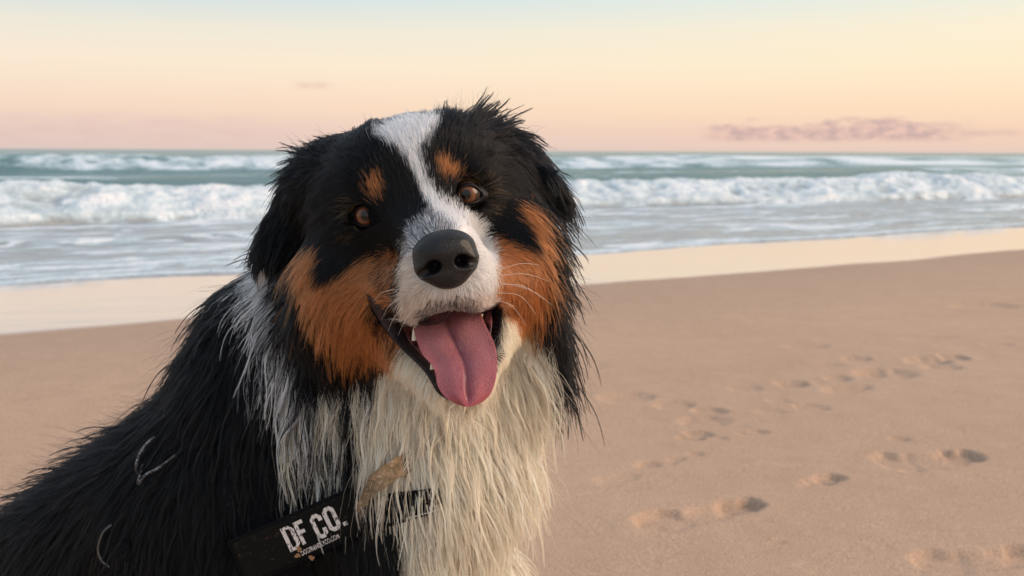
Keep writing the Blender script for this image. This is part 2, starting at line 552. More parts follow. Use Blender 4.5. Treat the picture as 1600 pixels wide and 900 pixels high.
nt.l(nt.bump(nt.math('ADD', nt.math('MULTIPLY', fine, 0.4), nt.noise(rot, 5.0, 5, 0.6)), 0.8, 0.10), fo.inputs['Normal'])
mx = nt.n('ShaderNodeMixShader')
nt.l(edge_w, mx.inputs[0]); nt.l(b.outputs[0], mx.inputs[1]); nt.l(fo.outputs[0], mx.inputs[2])
nt.l(mx.outputs[0], out.inputs['Surface'])
sea = link("sea", sea_me, m_sea, kind="structure", label="teal sea with rows of white breakers and foamy shallows")

# ------------------------------------------------------------------ the dog: one continuous skin from a distance field
# working axes: X to the right, Y up (square to the view), D away from the camera; all in metres
def cc(px, py, d):
    return np.array([(px - 800) / F * d, -(py - 450) / F * d, d])


def to_world(c):
    c = np.asarray(c, float)
    v = np.stack([c[..., 0], c[..., 1], -c[..., 2]], -1)
    return v @ CM.T + CO


def from_world(p):
    v = (np.asarray(p, float) - CO) @ CM
    return np.stack([v[..., 0], v[..., 1], -v[..., 2]], -1)


def to_px(c):
    c = np.asarray(c)
    return 800 + c[..., 0] / c[..., 2] * F, 450 - c[..., 1] / c[..., 2] * F


def rotm(roll=0.0, yaw=0.0, pitch=0.0):
    """columns: right, up, away; roll counter-clockwise in the picture, yaw turns the front to the right, pitch tips it down"""
    a, b_, p = R(roll), R(yaw), R(pitch)
    Rz = np.array([[math.cos(a), -math.sin(a), 0], [math.sin(a), math.cos(a), 0], [0, 0, 1]])
    Ry = np.array([[math.cos(b_), 0, -math.sin(b_)], [0, 1, 0], [math.sin(b_), 0, math.cos(b_)]])
    Rx = np.array([[1, 0, 0], [0, math.cos(p), math.sin(p)], [0, -math.sin(p), math.cos(p)]])
    return Rz @ Ry @ Rx


def ell(Pt, c, r, M=None):
    q = Pt - c
    if M is not None:
        q = q @ M
    r = np.asarray(r, float)
    k0 = np.linalg.norm(q / r, axis=-1)
    k1 = np.linalg.norm(q / (r * r), axis=-1)
    return k0 * (k0 - 1.0) / np.maximum(k1, 1e-9)


def cap(Pt, a, b_, ra, rb):
    ba = b_ - a
    h = np.clip(((Pt - a) @ ba) / (ba @ ba), 0, 1)
    return np.linalg.norm(Pt - a - h[..., None] * ba, axis=-1) - (ra + (rb - ra) * h)


def smin(a, b_, k):
    h = np.clip(0.5 + 0.5 * (b_ - a) / k, 0, 1)
    return b_ + (a - b_) * h - k * h * (1 - h)


def smax(a, b_, k):
    return -smin(-a, -b_, k)


def W(x, y, z):
    return from_world(np.array([x, y, z], float))


NC = cc(697, 405, .672)
NR = rotm(12, 7, 6)
HR = rotm(11.8, 7.5, 4.0)                       # how the head is held
EYES = [dict(px=573, py=337, d=0.765), dict(px=730, py=304, d=0.765)]


def dog_sdf(Pt):
    s = ell(Pt, cc(652, 305, .850), (.098, .072, .095), HR)                       # skull
    s = smin(s, ell(Pt, cc(648, 322, .800), (.066, .056, .050), HR), .03)         # brow
    s = smin(s, cap(Pt, cc(664, 352, .770), cc(696, 415, .700), .032, .029), .025)  # bridge of the muzzle
    s = smin(s, ell(Pt, cc(700, 428, .705), (.030, .024, .030), HR), .012)
    s = smin(s, ell(Pt, cc(668, 446, .712), (.022, .023, .029), HR), .012)        # flews
    s = smin(s, ell(Pt, cc(731, 438, .712), (.020, .0225, .027), HR), .012)
    s = smin(s, cap(Pt, cc(612, 468, .775), cc(654, 452, .725), .029, .023), .015)
    s = smin(s, cap(Pt, cc(778, 438, .785), cc(740, 438, .725), .023, .019), .015)
    s = smin(s, ell(Pt, cc(545, 455, .820), (.050, .062, .055)), .03)             # cheeks
    s = smin(s, ell(Pt, cc(800, 410, .835), (.042, .066, .055)), .03)
    s = smin(s, ell(Pt, cc(820, 520, .875), (.034, .075, .040), rotm(6)), .03)       # ruff on the right
    # lower jaw
    jaw = cap(Pt, cc(600, 505, .800), cc(700, 600, .728), .022, .014)
    jaw = smin(jaw, cap(Pt, cc(780, 500, .800), cc(735, 600, .728), .020, .014), .02)
    s = smin(s, jaw, .012)
    # open mouth
    mo = ell(Pt, cc(706, 543, .712), (.026, .044, .030), rotm(12, 7, -25))
    mo = np.minimum(mo, ell(Pt, cc(660, 525, .745), (.030, .016, .022), rotm(-38, 0, 0)))
    mo = np.minimum(mo, ell(Pt, cc(765, 507, .755), (.010, .026, .022), rotm(5, 0, 0)))
    s = smax(s, -mo, .006)
    # heavy bases of the ears
    s = smin(s, ell(Pt, cc(520, 290, .875), (.050, .037, .045), rotm(25)), .03)
    s = smin(s, ell(Pt, cc(768, 262, .880), (.047, .032, .045), rotm(-25)), .03)
    # ears
    s = smin(s, ell(Pt, cc(456, 338, .868), (.022, .052, .013), rotm(-24, -25, 0)), .014)
    s = smin(s, ell(Pt, cc(418, 385, .862), (.013, .030, .008), rotm(-18, -25, 0)), .014)
    s = smin(s, ell(Pt, cc(812, 258, .878), (.048, .023, .013), rotm(-38, 25, 0)), .016)
    s = smin(s, ell(Pt, cc(864, 300, .862), (.031, .012, .008), rotm(-55, 25, 0)), .012)
    # neck, ruff, chest
    s = smin(s, ell(Pt, cc(655, 530, .905), (.112, .120, .095)), .03)
    s = smin(s, ell(Pt, cc(692, 690, .900), (.082, .120, .095)), .05)
    s = smin(s, ell(Pt, cc(650, 880, .905), (.056, .150, .100)), .05)
    s = smin(s, ell(Pt, cc(478, 602, .985), (.126, .158, .115), rotm(-22)), .05)
    # shoulders and trunk running away to the left
    s = smin(s, ell(Pt, cc(470, 800, .970), (.150, .190, .120), rotm(-30)), .06)
    s = smin(s, cap(Pt, cc(345, 822, 1.02), cc(-20, 1064, 1.13), .150, .145), .06)
    s = smin(s, ell(Pt, W(-.66, 1.02, .15), (.16, .15, .16)), .05)
    # legs
    zg = .03
    for x0, y0 in ((-.17, .86), (-.045, .90)):
        s = smin(s, cap(Pt, W(x0, y0, .34), W(x0 + .01, y0 - .02, .16), .050, .032), .03)
        s = smin(s, cap(Pt, W(x0 + .01, y0 - .02, .16), W(x0 + .01, y0 - .02, zg + .01), .032, .027), .02)
        s = smin(s, ell(Pt, W(x0 + .015, y0 - .045, .026), (.036, .030, .050)), .02)
    for y0 in (.86, 1.14):
        s = smin(s, cap(Pt, W(-.66, y0 + .05, .16), W(-.46, y0, .16), .10, .055), .04)
        s = smin(s, cap(Pt, W(-.46, y0, .16), W(-.60, y0 - .01, .04), .050, .030), .02)
        s = smin(s, cap(Pt, W(-.60, y0 - .01, .035), W(-.42, y0 - .03, .03), .030, .026), .02)
    s = smin(s, cap(Pt, W(-.80, 1.05, .09), W(-1.12, 1.12, .05), .045, .030), .04)   # tail on the sand
    s = smax(s, -ell(Pt, NC, (.0215, .0190, .0190), NR), .002)      # seat of the nose
    # eye sockets
    for e in EYES:
        s = smax(s, -(np.linalg.norm(Pt - cc(e['px'], e['py'], e['d']), axis=-1) - .0128), .004)
    return s


def axis(runs):
    return spaced(runs)


ax = axis([(-1.20, -.62, .012), (-.62, -.28, .0075), (-.28, .09, .0032), (.09, .20, .012)])
ay = axis([(-.92, -.30, .011), (-.30, -.12, .0065), (-.12, .20, .0032), (.20, .26, .012)])
ad = axis([(.60, .66, .010), (.66, .92, .0034), (.92, 1.36, .010)])
# the far corners need a little more room: the trunk is tilted against the working axes
AX, AY, AD = np.meshgrid(ax, ay, ad, indexing='ij')
PTS = np.stack([AX, AY, AD], -1)
FIELD = np.empty(AX.shape)
for i in range(0, len(ax), 16):
    FIELD[i:i + 16] = dog_sdf(PTS[i:i + 16])


def surface_nets(f, xs, ys, zs):
    nx, ny, nz = f.shape
    ins = f < 0
    c = [ins[i:nx - 1 + i, j:ny - 1 + j, k:nz - 1 + k] for i in (0, 1) for j in (0, 1) for k in (0, 1)]
    n_in = sum(a.astype(np.int8) for a in c)
    act = (n_in > 0) & (n_in < 8)
    idx = -np.ones(act.shape, np.int64)
    I, J, K = np.nonzero(act)
    idx[I, J, K] = np.arange(len(I))
    acc = np.zeros((len(I), 3)); cnt = np.zeros(len(I))
    ax_ = (xs, ys, zs)
    for d in range(3):
        for o1 in (0, 1):
            for o2 in (0, 1):
                off = [o1, o2]; off.insert(d, 0)
                a = (I + off[0], J + off[1], K + off[2])
                off2 = list(off); off2[d] = 1
                b_ = (I + off2[0], J + off2[1], K + off2[2])
                fa_, fb = f[a], f[b_]
                m = (fa_ < 0) != (fb < 0)
                t = np.where(m, fa_ / np.where(m, fa_ - fb, 1), 0)
                p = np.stack([xs[a[0]], ys[a[1]], zs[a[2]]], -1)
                pb = np.stack([xs[b_[0]], ys[b_[1]], zs[b_[2]]], -1)
                acc += np.where(m[:, None], p + (pb - p) * t[:, None], 0)
                cnt += m
    V = acc / cnt[:, None]
    Q = []
    for d in range(3):
        lo = [slice(None)] * 3; hi = [slice(None)] * 3
        lo[d] = slice(0, -1); hi[d] = slice(1, None)
        a_, b_ = ins[tuple(lo)], ins[tuple(hi)]
        cr = np.argwhere(a_ != b_)
        e1, e2 = [k for k in range(3) if k != d]
        cr = cr[(cr[:, e1] > 0) & (cr[:, e2] > 0) & (cr[:, e1] < f.shape[e1] - 1) & (cr[:, e2] < f.shape[e2] - 1)]
        def g(o1, o2):
            q = cr.copy(); q[:, e1] -= o1; q[:, e2] -= o2
            return idx[q[:, 0], q[:, 1], q[:, 2]]
        quad = np.stack([g(1, 1), g(0, 1), g(0, 0), g(1, 0)], -1)
        flip = a_[tuple(cr.T)]
        if d == 1:
            flip = ~flip
        quad[~flip] = quad[~flip][:, ::-1]
        Q.append(quad)
    return V, np.concatenate(Q)


SKV, SKQ = surface_nets(FIELD, ax, ay, ad)


def field_at(Pt):
    """trilinear lookup of the distance field"""
    Pt = np.asarray(Pt)
    o = []
    for k, a in enumerate((ax, ay, ad)):
        i = np.clip(np.searchsorted(a, Pt[..., k]) - 1, 0, len(a) - 2)
        o.append((i, np.clip((Pt[..., k] - a[i]) / (a[i + 1] - a[i]), 0, 1)))
    (i, u), (j, v), (k, w_) = o
    r = 0
    for di in (0, 1):
        for dj in (0, 1):
            for dk in (0, 1):
                r = r + FIELD[i + di, j + dj, k + dk] * (u if di else 1 - u) * (v if dj else 1 - v) * (w_ if dk else 1 - w_)
    return r


def grad_at(Pt, h=.003):
    g = np.stack([field_at(Pt + h * np.eye(3)[k]) - field_at(Pt - h * np.eye(3)[k]) for k in range(3)], -1)
    return g / np.maximum(np.linalg.norm(g, axis=-1, keepdims=True), 1e-6)


def surf_d(px, py):
    """how far off the skin lies along the ray through a pixel"""
    ds = np.arange(.62, 1.35, .002)
    v = field_at(np.stack([(px - 800) / F * ds, -(py - 450) / F * ds, ds], -1))
    hit = np.nonzero(v < 0)[0]
    return ds[hit[0]] if len(hit) else 1.35


# ------------------------------------------------------------------ coat pattern, painted on by where each hair grows
def in_poly(px, py, poly):
    n = len(poly); ins = np.zeros(px.shape, bool)
    for i in range(n):
        x1, y1 = poly[i]; x2, y2 = poly[(i + 1) % n]
        c = ((y1 > py) != (y2 > py)) & (px < (x2 - x1) * (py - y1) / ((y2 - y1) or 1e-9) + x1)
        ins ^= c
    return ins


BLACK, TAN, WHITE, CREAM, GREY, GOLD = 0, 1, 2, 3, 4, 5
PAL = np.array([(.0040, .0042, .0055), (.52, .200, .068), (.88, .87, .89), (.96, .84, .715), (.15, .16, .19), (.13, .085, .040)])
COAT = [
    (WHITE, [(584, 214), (602, 196), (640, 182), (682, 186), (688, 198), (672, 222), (662, 252), (668, 282), (688, 312), (716, 326), (742, 348),
             (762, 372), (771, 400), (776, 440), (772, 474), (760, 500), (700, 512), (640, 508), (624, 488), (625, 450), (630, 412), (640, 388),
             (654, 368), (678, 350), (664, 318), (650, 285), (636, 258), (612, 236)]),
    (GREY, [(636, 366), (664, 340), (690, 344), (712, 362), (700, 372), (672, 374), (648, 392), (634, 396)]),
    (GREY, [(655, 478), (690, 466), (716, 462), (748, 470), (744, 492), (700, 502), (660, 500)]),
    (TAN, [(580, 312), (580, 296), (588, 284), (599, 285), (605, 298), (604, 313), (596, 320)]),
    (TAN, [(682, 273), (680, 257), (690, 253), (702, 260), (713, 271), (719, 281), (706, 288), (694, 287)]),
    (GOLD, [(712, 282), (732, 278), (756, 284), (770, 300), (762, 304), (742, 290), (722, 292)]),
    (GOLD, [(540, 330), (546, 314), (560, 310), (562, 318), (550, 332)]),
    (GOLD, [(542, 362), (556, 356), (562, 364), (552, 372)]),
    (GOLD, [(758, 318), (766, 310), (772, 322), (764, 330)]),
    (TAN, [(468, 402), (478, 382), (500, 376), (508, 388), (500, 412), (506, 430), (520, 434), (540, 424), (570, 404), (600, 396), (632, 386), (628, 410),
           (622, 440), (616, 478), (590, 478), (572, 462), (584, 496), (608, 526), (640, 552), (622, 568), (598, 562), (572, 570), (545, 562), (520, 542),
           (496, 510), (478, 480), (466, 440)]),
    (TAN, [(796, 326), (800, 314), (824, 312), (840, 328), (852, 360), (858, 400), (858, 450), (848, 486), (836, 508), (822, 512), (796, 492),
           (772, 476), (776, 440), (772, 400), (764, 374), (798, 384), (826, 388), (828, 366), (812, 344)]),
    (CREAM, [(618, 548), (640, 540), (690, 560), (740, 570), (770, 560), (778, 520), (780, 482), (800, 494), (826, 514), (846, 520),
             (852, 560), (862, 640), (866, 720), (860, 800), (850, 1500), (600, 1500), (606, 930), (622, 860), (628, 800), (598, 740), (566, 700),
             (560, 640), (580, 590)]),
    (WHITE, [(384, 452), (392, 428), (414, 414), (446, 424), (452, 470), (450, 520), (474, 580), (504, 630), (544, 655), (566, 700), (560, 716),
             (526, 694), (488, 664), (456, 615), (432, 560), (408, 506)]),
]


def coat_of(px, py, jit=True, seed=7):
    rg = np.random.default_rng(seed)
    if jit:
        px = px + rg.normal(0, 3.8, px.shape)
        py = py + rg.normal(0, 5.0, py.shape)
    k = np.zeros(px.shape, int)
    for code, poly in COAT:
        k[in_poly(px, py, poly)] = code
    if jit:
        r = rg.random(px.shape)
        k[(k == GREY) & (r < .38)] = WHITE
        k[(k == GREY) & (r > .80)] = BLACK
        k[(k == GOLD) & (r < .55)] = BLACK
        k[(k == TAN) & (px > 596) & (px < 640) & (py < 465) & (r < .38)] = BLACK
        # single hairs of the other colour in the neck streak and along the ruff
        nk = (px < 570) & (py > 430)
        cl = fbm(px / 16, py / 60, octs=2, seed=77)
        k[(k == WHITE) & nk & (cl < .47)] = BLACK
        k[(k == BLACK) & (px > 440) & (px < 640) & (py > 590) & (py < 720) & (cl > .55)] = CREAM
        k[(k == CREAM) & (px > 590) & (px < 650) & (py > 800) & (cl < .42)] = BLACK
    return k


dog_base = to_world(cc(480, 900, .97)) * [1, 1, 0]
dog = link("dog", None, loc=Vector(dog_base), label="wet black, tan and white long-haired dog sitting on the sand, tongue hanging out",
           category="dog")
skw = to_world(SKV) - dog_base
me = bpy.data.meshes.new("body")
set_mesh(me, skw, SKQ)
px_, py_ = to_px(SKV)
gr = grad_at(SKV)
kk = coat_of(px_, py_, jit=False)
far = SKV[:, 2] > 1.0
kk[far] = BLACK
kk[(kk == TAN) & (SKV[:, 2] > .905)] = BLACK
cols = PAL[kk] * np.where(kk == BLACK, 0.6, np.where(kk == CREAM, .42, .60))[:, None]  # skin darkened, most under the cream: shade between locks painted in
inner = (px_ > 565) & (px_ < 785) & (py_ > 470) & (py_ < 625) & (field_at(SKV + gr * .0) < 1) & \
    (np.abs(np.minimum(ell(SKV, cc(706, 545, .712), (.026, .042, .030), rotm(12, 7, -25)),
                       np.minimum(ell(SKV, cc(660, 525, .745), (.030, .016, .022), rotm(-38, 0, 0)),
                                  ell(SKV, cc(765, 507, .755), (.010, .026, .022), rotm(5, 0, 0))))) < .003)
cols[inner] = (.045, .012, .014)
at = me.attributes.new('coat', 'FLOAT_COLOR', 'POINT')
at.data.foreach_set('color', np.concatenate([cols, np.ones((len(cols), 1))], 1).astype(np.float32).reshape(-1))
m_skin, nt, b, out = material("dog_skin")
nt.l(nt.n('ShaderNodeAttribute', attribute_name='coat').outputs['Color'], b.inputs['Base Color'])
b.inputs['Roughness'].default_value = 0.9
b.inputs['Specular IOR Level'].default_value = 0.1
geo = nt.n('ShaderNodeNewGeometry')
nt.l(nt.bump(nt.noise(geo.outputs['Position'], 260, 3, 0.6), 0.4, 0.002), b.inputs['Normal'])
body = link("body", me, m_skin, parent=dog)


def dog_part(name, co, faces, mat, parent=None, smooth=True, **props):
    """mesh part from working-axes coordinates, parented to the dog or to one of its parts"""
    m_ = bpy.data.meshes.new(name)
    par = parent or dog
    set_mesh(m_, to_world(co) - dog_base, faces, smooth)
    o = link(name, m_, mat, parent=par, **props)
    return o

# ------------------------------------------------------------------ nose


def nose_sdf(Pt):
    q = (Pt - NC) @ NR                          # right, up, away
    def L(x, y, z): return np.array([x, y, z])
    s = ell(q, L(0, .0060, .004), (.0245, .0165, .019))
    s = smin(s, ell(q, L(-.0135, -.004, .001), (.0118, .0105, .0130)), .005)      # wings of the nostrils
    s = smin(s, ell(q, L(.0135, -.004, .001), (.0118, .0105, .0130)), .005)
    s = smin(s, ell(q, L(0, -.0125, .001), (.0155, .0105, .0110)), .006)
    for sg in (-1, 1):
        h = ell(q, L(sg * .0115, -.0035, -.012), (.0062, .0052, .0150), rotm(sg * -20, sg * 12))
        h = smin(h, cap(q, L(sg * .014, -.0050, -.012), L(sg * .0250, -.0080, .000), .0036, .0026), .003)
        s = smax(s, -h, .0025)
    g = cap(q, L(0, -.0010, -.0150), L(.0002, -.026, -.0092), .0010, .0019)
    s = smax(s, -g, .0010)
    return s


nx_ = np.arange(-.036, .036, .0008)
GXn, GYn, GZn = np.meshgrid(nx_ + NC[0], nx_ + NC[1], nx_ + NC[2], indexing='ij')
nf = nose_sdf(np.stack([GXn, GYn, GZn], -1))
nv, nq = surface_nets(nf, nx_ + NC[0], nx_ + NC[1], nx_ + NC[2])
m_nose, nt, b, out = material("nose_leather")
tcn = nt.n('ShaderNodeTexCoord')
nzn = nt.noise(tcn.outputs['Object'], 90, 4, 0.6)
nt.l(nt.ramp(nzn, [(0.3, (.005, .005, .0065)), (0.7, (.013, .0125, .015))]), b.inputs['Base Color'])
b.inputs['Roughness'].default_value = 0.42
b.inputs['Specular IOR Level'].default_value = 0.22
b.inputs['Coat Weight'].default_value = 0.35
b.inputs['Coat Roughness'].default_value = 0.16
b.inputs['Coat IOR'].default_value = 1.38
vo = nt.n('ShaderNodeTexVoronoi', feature='DISTANCE_TO_EDGE')
vo.inputs['Scale'].default_value = 620
nt.l(tcn.outputs['Object'], vo.inputs['Vector'])
nt.l(nt.bump(nt.mapr(vo.outputs['Distance'], 0.0, 0.25), 0.6, 0.0005), b.inputs['Normal'])
nose = dog_part("nose", nv, nq, m_nose)

# ------------------------------------------------------------------ eyes
def uv_ball(c, r, M, nu=40, nv_=28, squash=(1, 1, 1)):
    """ball whose pole looks along -away; returns working-axes verts, faces"""
    V, Fc = [], []
    for i in range(nv_ + 1):
        th = math.pi * i / nv_
        for j in range(nu):
            ph = 2 * math.pi * j / nu
            V.append((r * squash[0] * math.sin(th) * math.cos(ph), r * squash[1] * math.sin(th) * math.sin(ph), -r * squash[2] * math.cos(th)))
    for i in range(nv_):
        for j in range(nu):
            a = i * nu + j; b_ = i * nu + (j + 1) % nu
            Fc.append((a, b_, b_ + nu, a + nu))
    V = np.array(V) @ M.T + c
    return V, np.array(Fc)


def tube(pts, rad, n=10, closed=False):
    """tube mesh round a poly-line (working axes)"""
    pts = np.asarray(pts, float)
    m = len(pts)
    rad = np.broadcast_to(rad, (m,))
    if closed:
        tg = np.roll(pts, -1, 0) - np.roll(pts, 1, 0)
    else:
        tg = np.gradient(pts, axis=0)
    tg /= np.linalg.norm(tg, axis=1, keepdims=True)
    nrm = np.cross(tg, [0, 0, 1.0])
    nrm /= np.maximum(np.linalg.norm(nrm, axis=1, keepdims=True), 1e-6)
    bn_ = np.cross(tg, nrm)
    a = np.arange(n) * 2 * math.pi / n
    V = pts[:, None] + rad[:, None, None] * (np.cos(a)[None, :, None] * nrm[:, None] + np.sin(a)[None, :, None] * bn_[:, None])
    V = V.reshape(-1, 3)
    Fc = []
    for i in range(m if closed else m - 1):
        for j in range(n):
            i2 = (i + 1) % m
            Fc.append((i * n + j, i * n + (j + 1) % n, i2 * n + (j + 1) % n, i2 * n + j))
    if not closed:
        V = np.vstack([V, pts[0], pts[-1]])
        c0, c1 = len(V) - 2, len(V) - 1
        for j in range(n):
            Fc.append((c0, (j + 1) % n, j, j))
            k = (m - 1) * n
            Fc.append((c1, k + j, k + (j + 1) % n, k + (j + 1) % n))
    return V, np.array(Fc)


def tube_obj(name, pts, rad, mat, parent=None, n=10, closed=False, **props):
    V, Fc = tube(pts, rad, n, closed)
    tri = [f for f in Fc if len(set(f)) == 3]
    quads = [f for f in Fc if len(set(f)) == 4]
    me_ = bpy.data.meshes.new(name)
    faces = [tuple(int(x) for x in f) for f in quads] + [tuple(int(x) for x in dict.fromkeys(f)) for f in tri]
    me_.from_pydata((to_world(V) - dog_base).tolist(), [], faces)
    me_.polygons.foreach_set('use_smooth', [True] * len(me_.polygons))
    return link(name, me_, mat, parent=parent or dog, **props)


def resample(p, n, closed=False):
    """smooth curve through the given points (Catmull-Rom)"""
    p = np.asarray(p, float)
    m = len(p)
    t = np.linspace(0, m if closed else m - 1, n, endpoint=not closed)
    i = np.minimum(t.astype(int), m - 1 if closed else m - 2)
    u = (t - i)[:, None]
    def g(k): return p[(i + k) % m] if closed else p[np.clip(i + k, 0, m - 1)]
    p0, p1, p2, p3 = g(-1), g(0), g(1), g(2)
    return 0.5 * (2 * p1 + (p2 - p0) * u + (2 * p0 - 5 * p1 + 4 * p2 - p3) * u ** 2 + (3 * p1 - p0 - 3 * p2 + p3) * u ** 3)


m_eye, nt, b, out = material("eyeball")
tce = nt.n('ShaderNodeAttribute', attribute_name='iris')
fa = tce.outputs['Fac']
st = nt.n('ShaderNodeAttribute', attribute_name='spoke').outputs['Fac']
cv = nt.n('ShaderNodeCombineXYZ'); nt.l(st, cv.inputs[0]); nt.l(nt.math('MULTIPLY', fa, 0.6), cv.inputs[1])
fib = nt.noise(cv.outputs[0], 14.0, 3, 0.7)
iris = nt.ramp(fa, [(0.0, (.002, .002, .002)), (0.40, (.002, .002, .002)), (0.46, (.045, .016, .007)), (0.55, (.12, .044, .019)), (0.80, (.17, .066, .029)),
                    (0.93, (.10, .035, .016)), (1.0, (.012, .007, .006))])
iris = nt.mixc(0.7, iris, nt.ramp(fib, [(0.3, (.55, .55, .55)), (0.7, (1.35, 1.35, 1.35))]), 'MULTIPLY')
rest = nt.ramp(nt.mapr(fa, 1.0, 1.6), [(0, (.012, .007, .006)), (0.35, (.03, .018, .014)), (1, (.28, .22, .20))])
nt.l(nt.mixc(nt.mapr(fa, 0.98, 1.04), iris, rest), b.inputs['Base Color'])
b.inputs['Roughness'].default_value = 0.25
b.inputs['Coat Weight'].default_value = 1.0
b.inputs['Coat Roughness'].default_value = 0.02
b.inputs['Coat IOR'].default_value = 1.33
b.inputs['Specular IOR Level'].default_value = 0.2
m_lid, nt, b, out = material("eyelid_skin")
b.inputs['Base Color'].default_value = (.007, .006, .007, 1)
b.inputs['Roughness'].default_value = 0.5
b.inputs['Specular IOR Level'].default_value = 0.25

EYE_LOOK = [rotm(11.8, 3, 6), rotm(11.8, -3, 6)]
LIDS = [  # outline of each opening, pixels relative to the centre of the eye
    [(-22, 4), (-15, -7), (-5, -13), (6, -13), (14, -6), (23, 6), (14, 11), (3, 14), (-9, 13), (-17, 9)],
    [(-23, 9), (-12, -5), (-2, -12), (9, -12), (16, -7), (21, 1), (14, 9), (3, 12), (-7, 12), (-15, 11)],
]
for e, look, lid in zip(EYES, EYE_LOOK, LIDS):
    rad = .0118
    ctr = cc(e['px'], e['py'], e['d'] + .0025)
    V, Fc = uv_ball(ctr, rad, look)
    q = (V - ctr) @ look
    rr_ = np.hypot(q[:, 0], q[:, 1]) / .0087
    rr_ = np.where(q[:, 2] > 0, 3.0, rr_)
    eye = dog_part("eye", V, Fc, m_eye)
    a1 = eye.data.attributes.new('iris', 'FLOAT', 'POINT'); a1.data.foreach_set('value', rr_.astype(np.float32))
    a2 = eye.data.attributes.new('spoke', 'FLOAT', 'POINT'); a2.data.foreach_set('value', (np.abs(np.arctan2(q[:, 1], q[:, 0])) * 2).astype(np.float32))
    # lids: a sleeve from the ball's surface out to the skin
    L_ = resample(lid, 40, True) * 1.12
    rows = []
    for k, (gro, dep) in enumerate(((0.92, .0010), (0.96, -.0008), (1.0, -.0026), (1.14, -.0026), (1.27, -.0002), (1.42, .0045))):
        pts = []
        for (a, c_) in L_:
            x, y = e['px'] + a * gro, e['py'] + c_ * gro
            p = cc(x, y, e['d'])
            r2 = min(np.hypot(p[0] - ctr[0], p[1] - ctr[1]), rad * .99)
            dd = ctr[2] - math.sqrt(rad * rad - r2 * r2)
            pts.append(cc(x, y, dd + dep if k < 4 else max(dd, e['d'] - .0085) + dep))
        rows.append(pts)
    V = np.array(rows).reshape(-1, 3)
    Fc = []
    for i in range(len(rows) - 1):
        for j in range(40):
            Fc.append((i * 40 + j, i * 40 + (j + 1) % 40, (i + 1) * 40 + (j + 1) % 40, (i + 1) * 40 + j))
    dog_part("eyelid", V, np.array(Fc)[:, ::-1], m_lid, parent=eye)

# ------------------------------------------------------------------ tongue
TL = [(640, 455, .770), (642, 480, .752), (645, 505, .734), (651, 530, .720), (660, 552, .711), (673, 568, .704), (680, 582, .699), (684, 602, .694), (693, 617, .690), (705, 627, .6885), (720, 634, .688)]
TR = [(742, 440, .772), (746, 465, .752), (751, 487, .734), (758, 506, .722), (768, 526, .711), (775, 545, .703), (777, 566, .697), (776, 586, .692), (771, 606, .689), (764, 619, .6885), (754, 628, .688), (742, 634, .688)]
NL, NC_ = 44, 25
TLr, TRr = resample([cc(*p) for p in TL], NL), resample([cc(*p) for p in TR], NL)
top, bot = [], []
for i in range(NL):
    s_ = i / (NL - 1)
    for j in range(NC_):
        u = j / (NC_ - 1)
        x = 2 * u - 1
        p = TLr[i] * (1 - u) + TRr[i] * u
        mid_ = -.08 + .20 * s_                   # the fold wanders to one side
        g = math.exp(-((x - mid_) / .085) ** 2) * .0042 * float(sstep(.0, .08, np.array(s_)) * (1 - sstep(.72, .97, np.array(s_))))
        dome = -.0052 * (1 - x * x) * (0.35 + 0.65 * s_) + .0020 * (1 - abs(x)) * (1 - s_)
        lobes = -.0013 * math.exp(-((abs(x - mid_) - .45) / .25) ** 2)
        curl = -.0030 * abs(x) ** 6 * (1 - s_) * 1.2
        wob = .0012 * (vnoise(np.array([x * 3.0]), np.array([s_ * 7.0]), seed=14)[0] - .5)
        t_ = p + np.array([0, 0, dome + g + lobes + curl + wob])
        top.append(t_)
        th = .0075 * math.sqrt(max(0.0, 1 - x ** 4)) * (1 if s_ < .9 else math.sqrt(max(0.02, 1 - ((s_ - .9) / .1) ** 2)))
        bot.append(t_ + np.array([0, 0, th]))
V = np.array(top + bot)
Fc = []
o_ = NL * NC_
for i in range(NL - 1):
    for j in range(NC_ - 1):
        a = i * NC_ + j
        Fc.append((a, a + NC_, a + NC_ + 1, a + 1))
        Fc.append((o_ + a, o_ + a + 1, o_ + a + NC_ + 1, o_ + a + NC_))
for i in range(NL - 1):
    for j in (0, NC_ - 1):
        a = i * NC_ + j
        Fc.append((a, o_ + a, o_ + a + NC_, a + NC_) if j else (a, a + NC_, o_ + a + NC_, o_ + a))
for j in range(NC_ - 1):
    a = (NL - 1) * NC_ + j
    Fc.append((a, o_ + a, o_ + a + 1, a + 1))
m_tongue, nt, b, out = material("tongue")
tct = nt.n('ShaderNodeNewGeometry')
n1 = nt.noise(tct.outputs['Position'], 60, 4, 0.6)
tc_ = nt.ramp(n1, [(0.3, (.38, .115, .142)), (0.7, (.52, .195, .225))])
tipf = nt.n('ShaderNodeAttribute', attribute_name='along').outputs['Fac']
tc_ = nt.mixc(nt.mapr(tipf, 0.35, 1.0), tc_, (.46, .075, .105))
nt.l(tc_, b.inputs['Base Color'])
b.inputs['Roughness'].default_value = 0.36
b.inputs['Subsurface Weight'].default_value = 0.25
b.inputs['Subsurface Radius'].default_value = (.006, .002, .0015)
b.inputs['Subsurface Scale'].default_value = 1.0
b.inputs['Coat Weight'].default_value = 0.5
b.inputs['Coat Roughness'].default_value = 0.28
pb = nt.noise(tct.outputs['Position'], 1500, 2, 0.6)
vo = nt.n('ShaderNodeTexVoronoi'); vo.inputs['Scale'].default_value = 900; nt.l(tct.outputs['Position'], vo.inputs['Vector'])
nt.l(nt.bump(nt.math('ADD', pb, nt.math('MULTIPLY', vo.outputs['Distance'], 0.8)), 1.0, .0013), b.inputs['Normal'])
tongue = dog_part("tongue", V, np.array(Fc), m_tongue)
al = np.tile(np.repeat(np.arange(NL) / (NL - 1), NC_), 2)
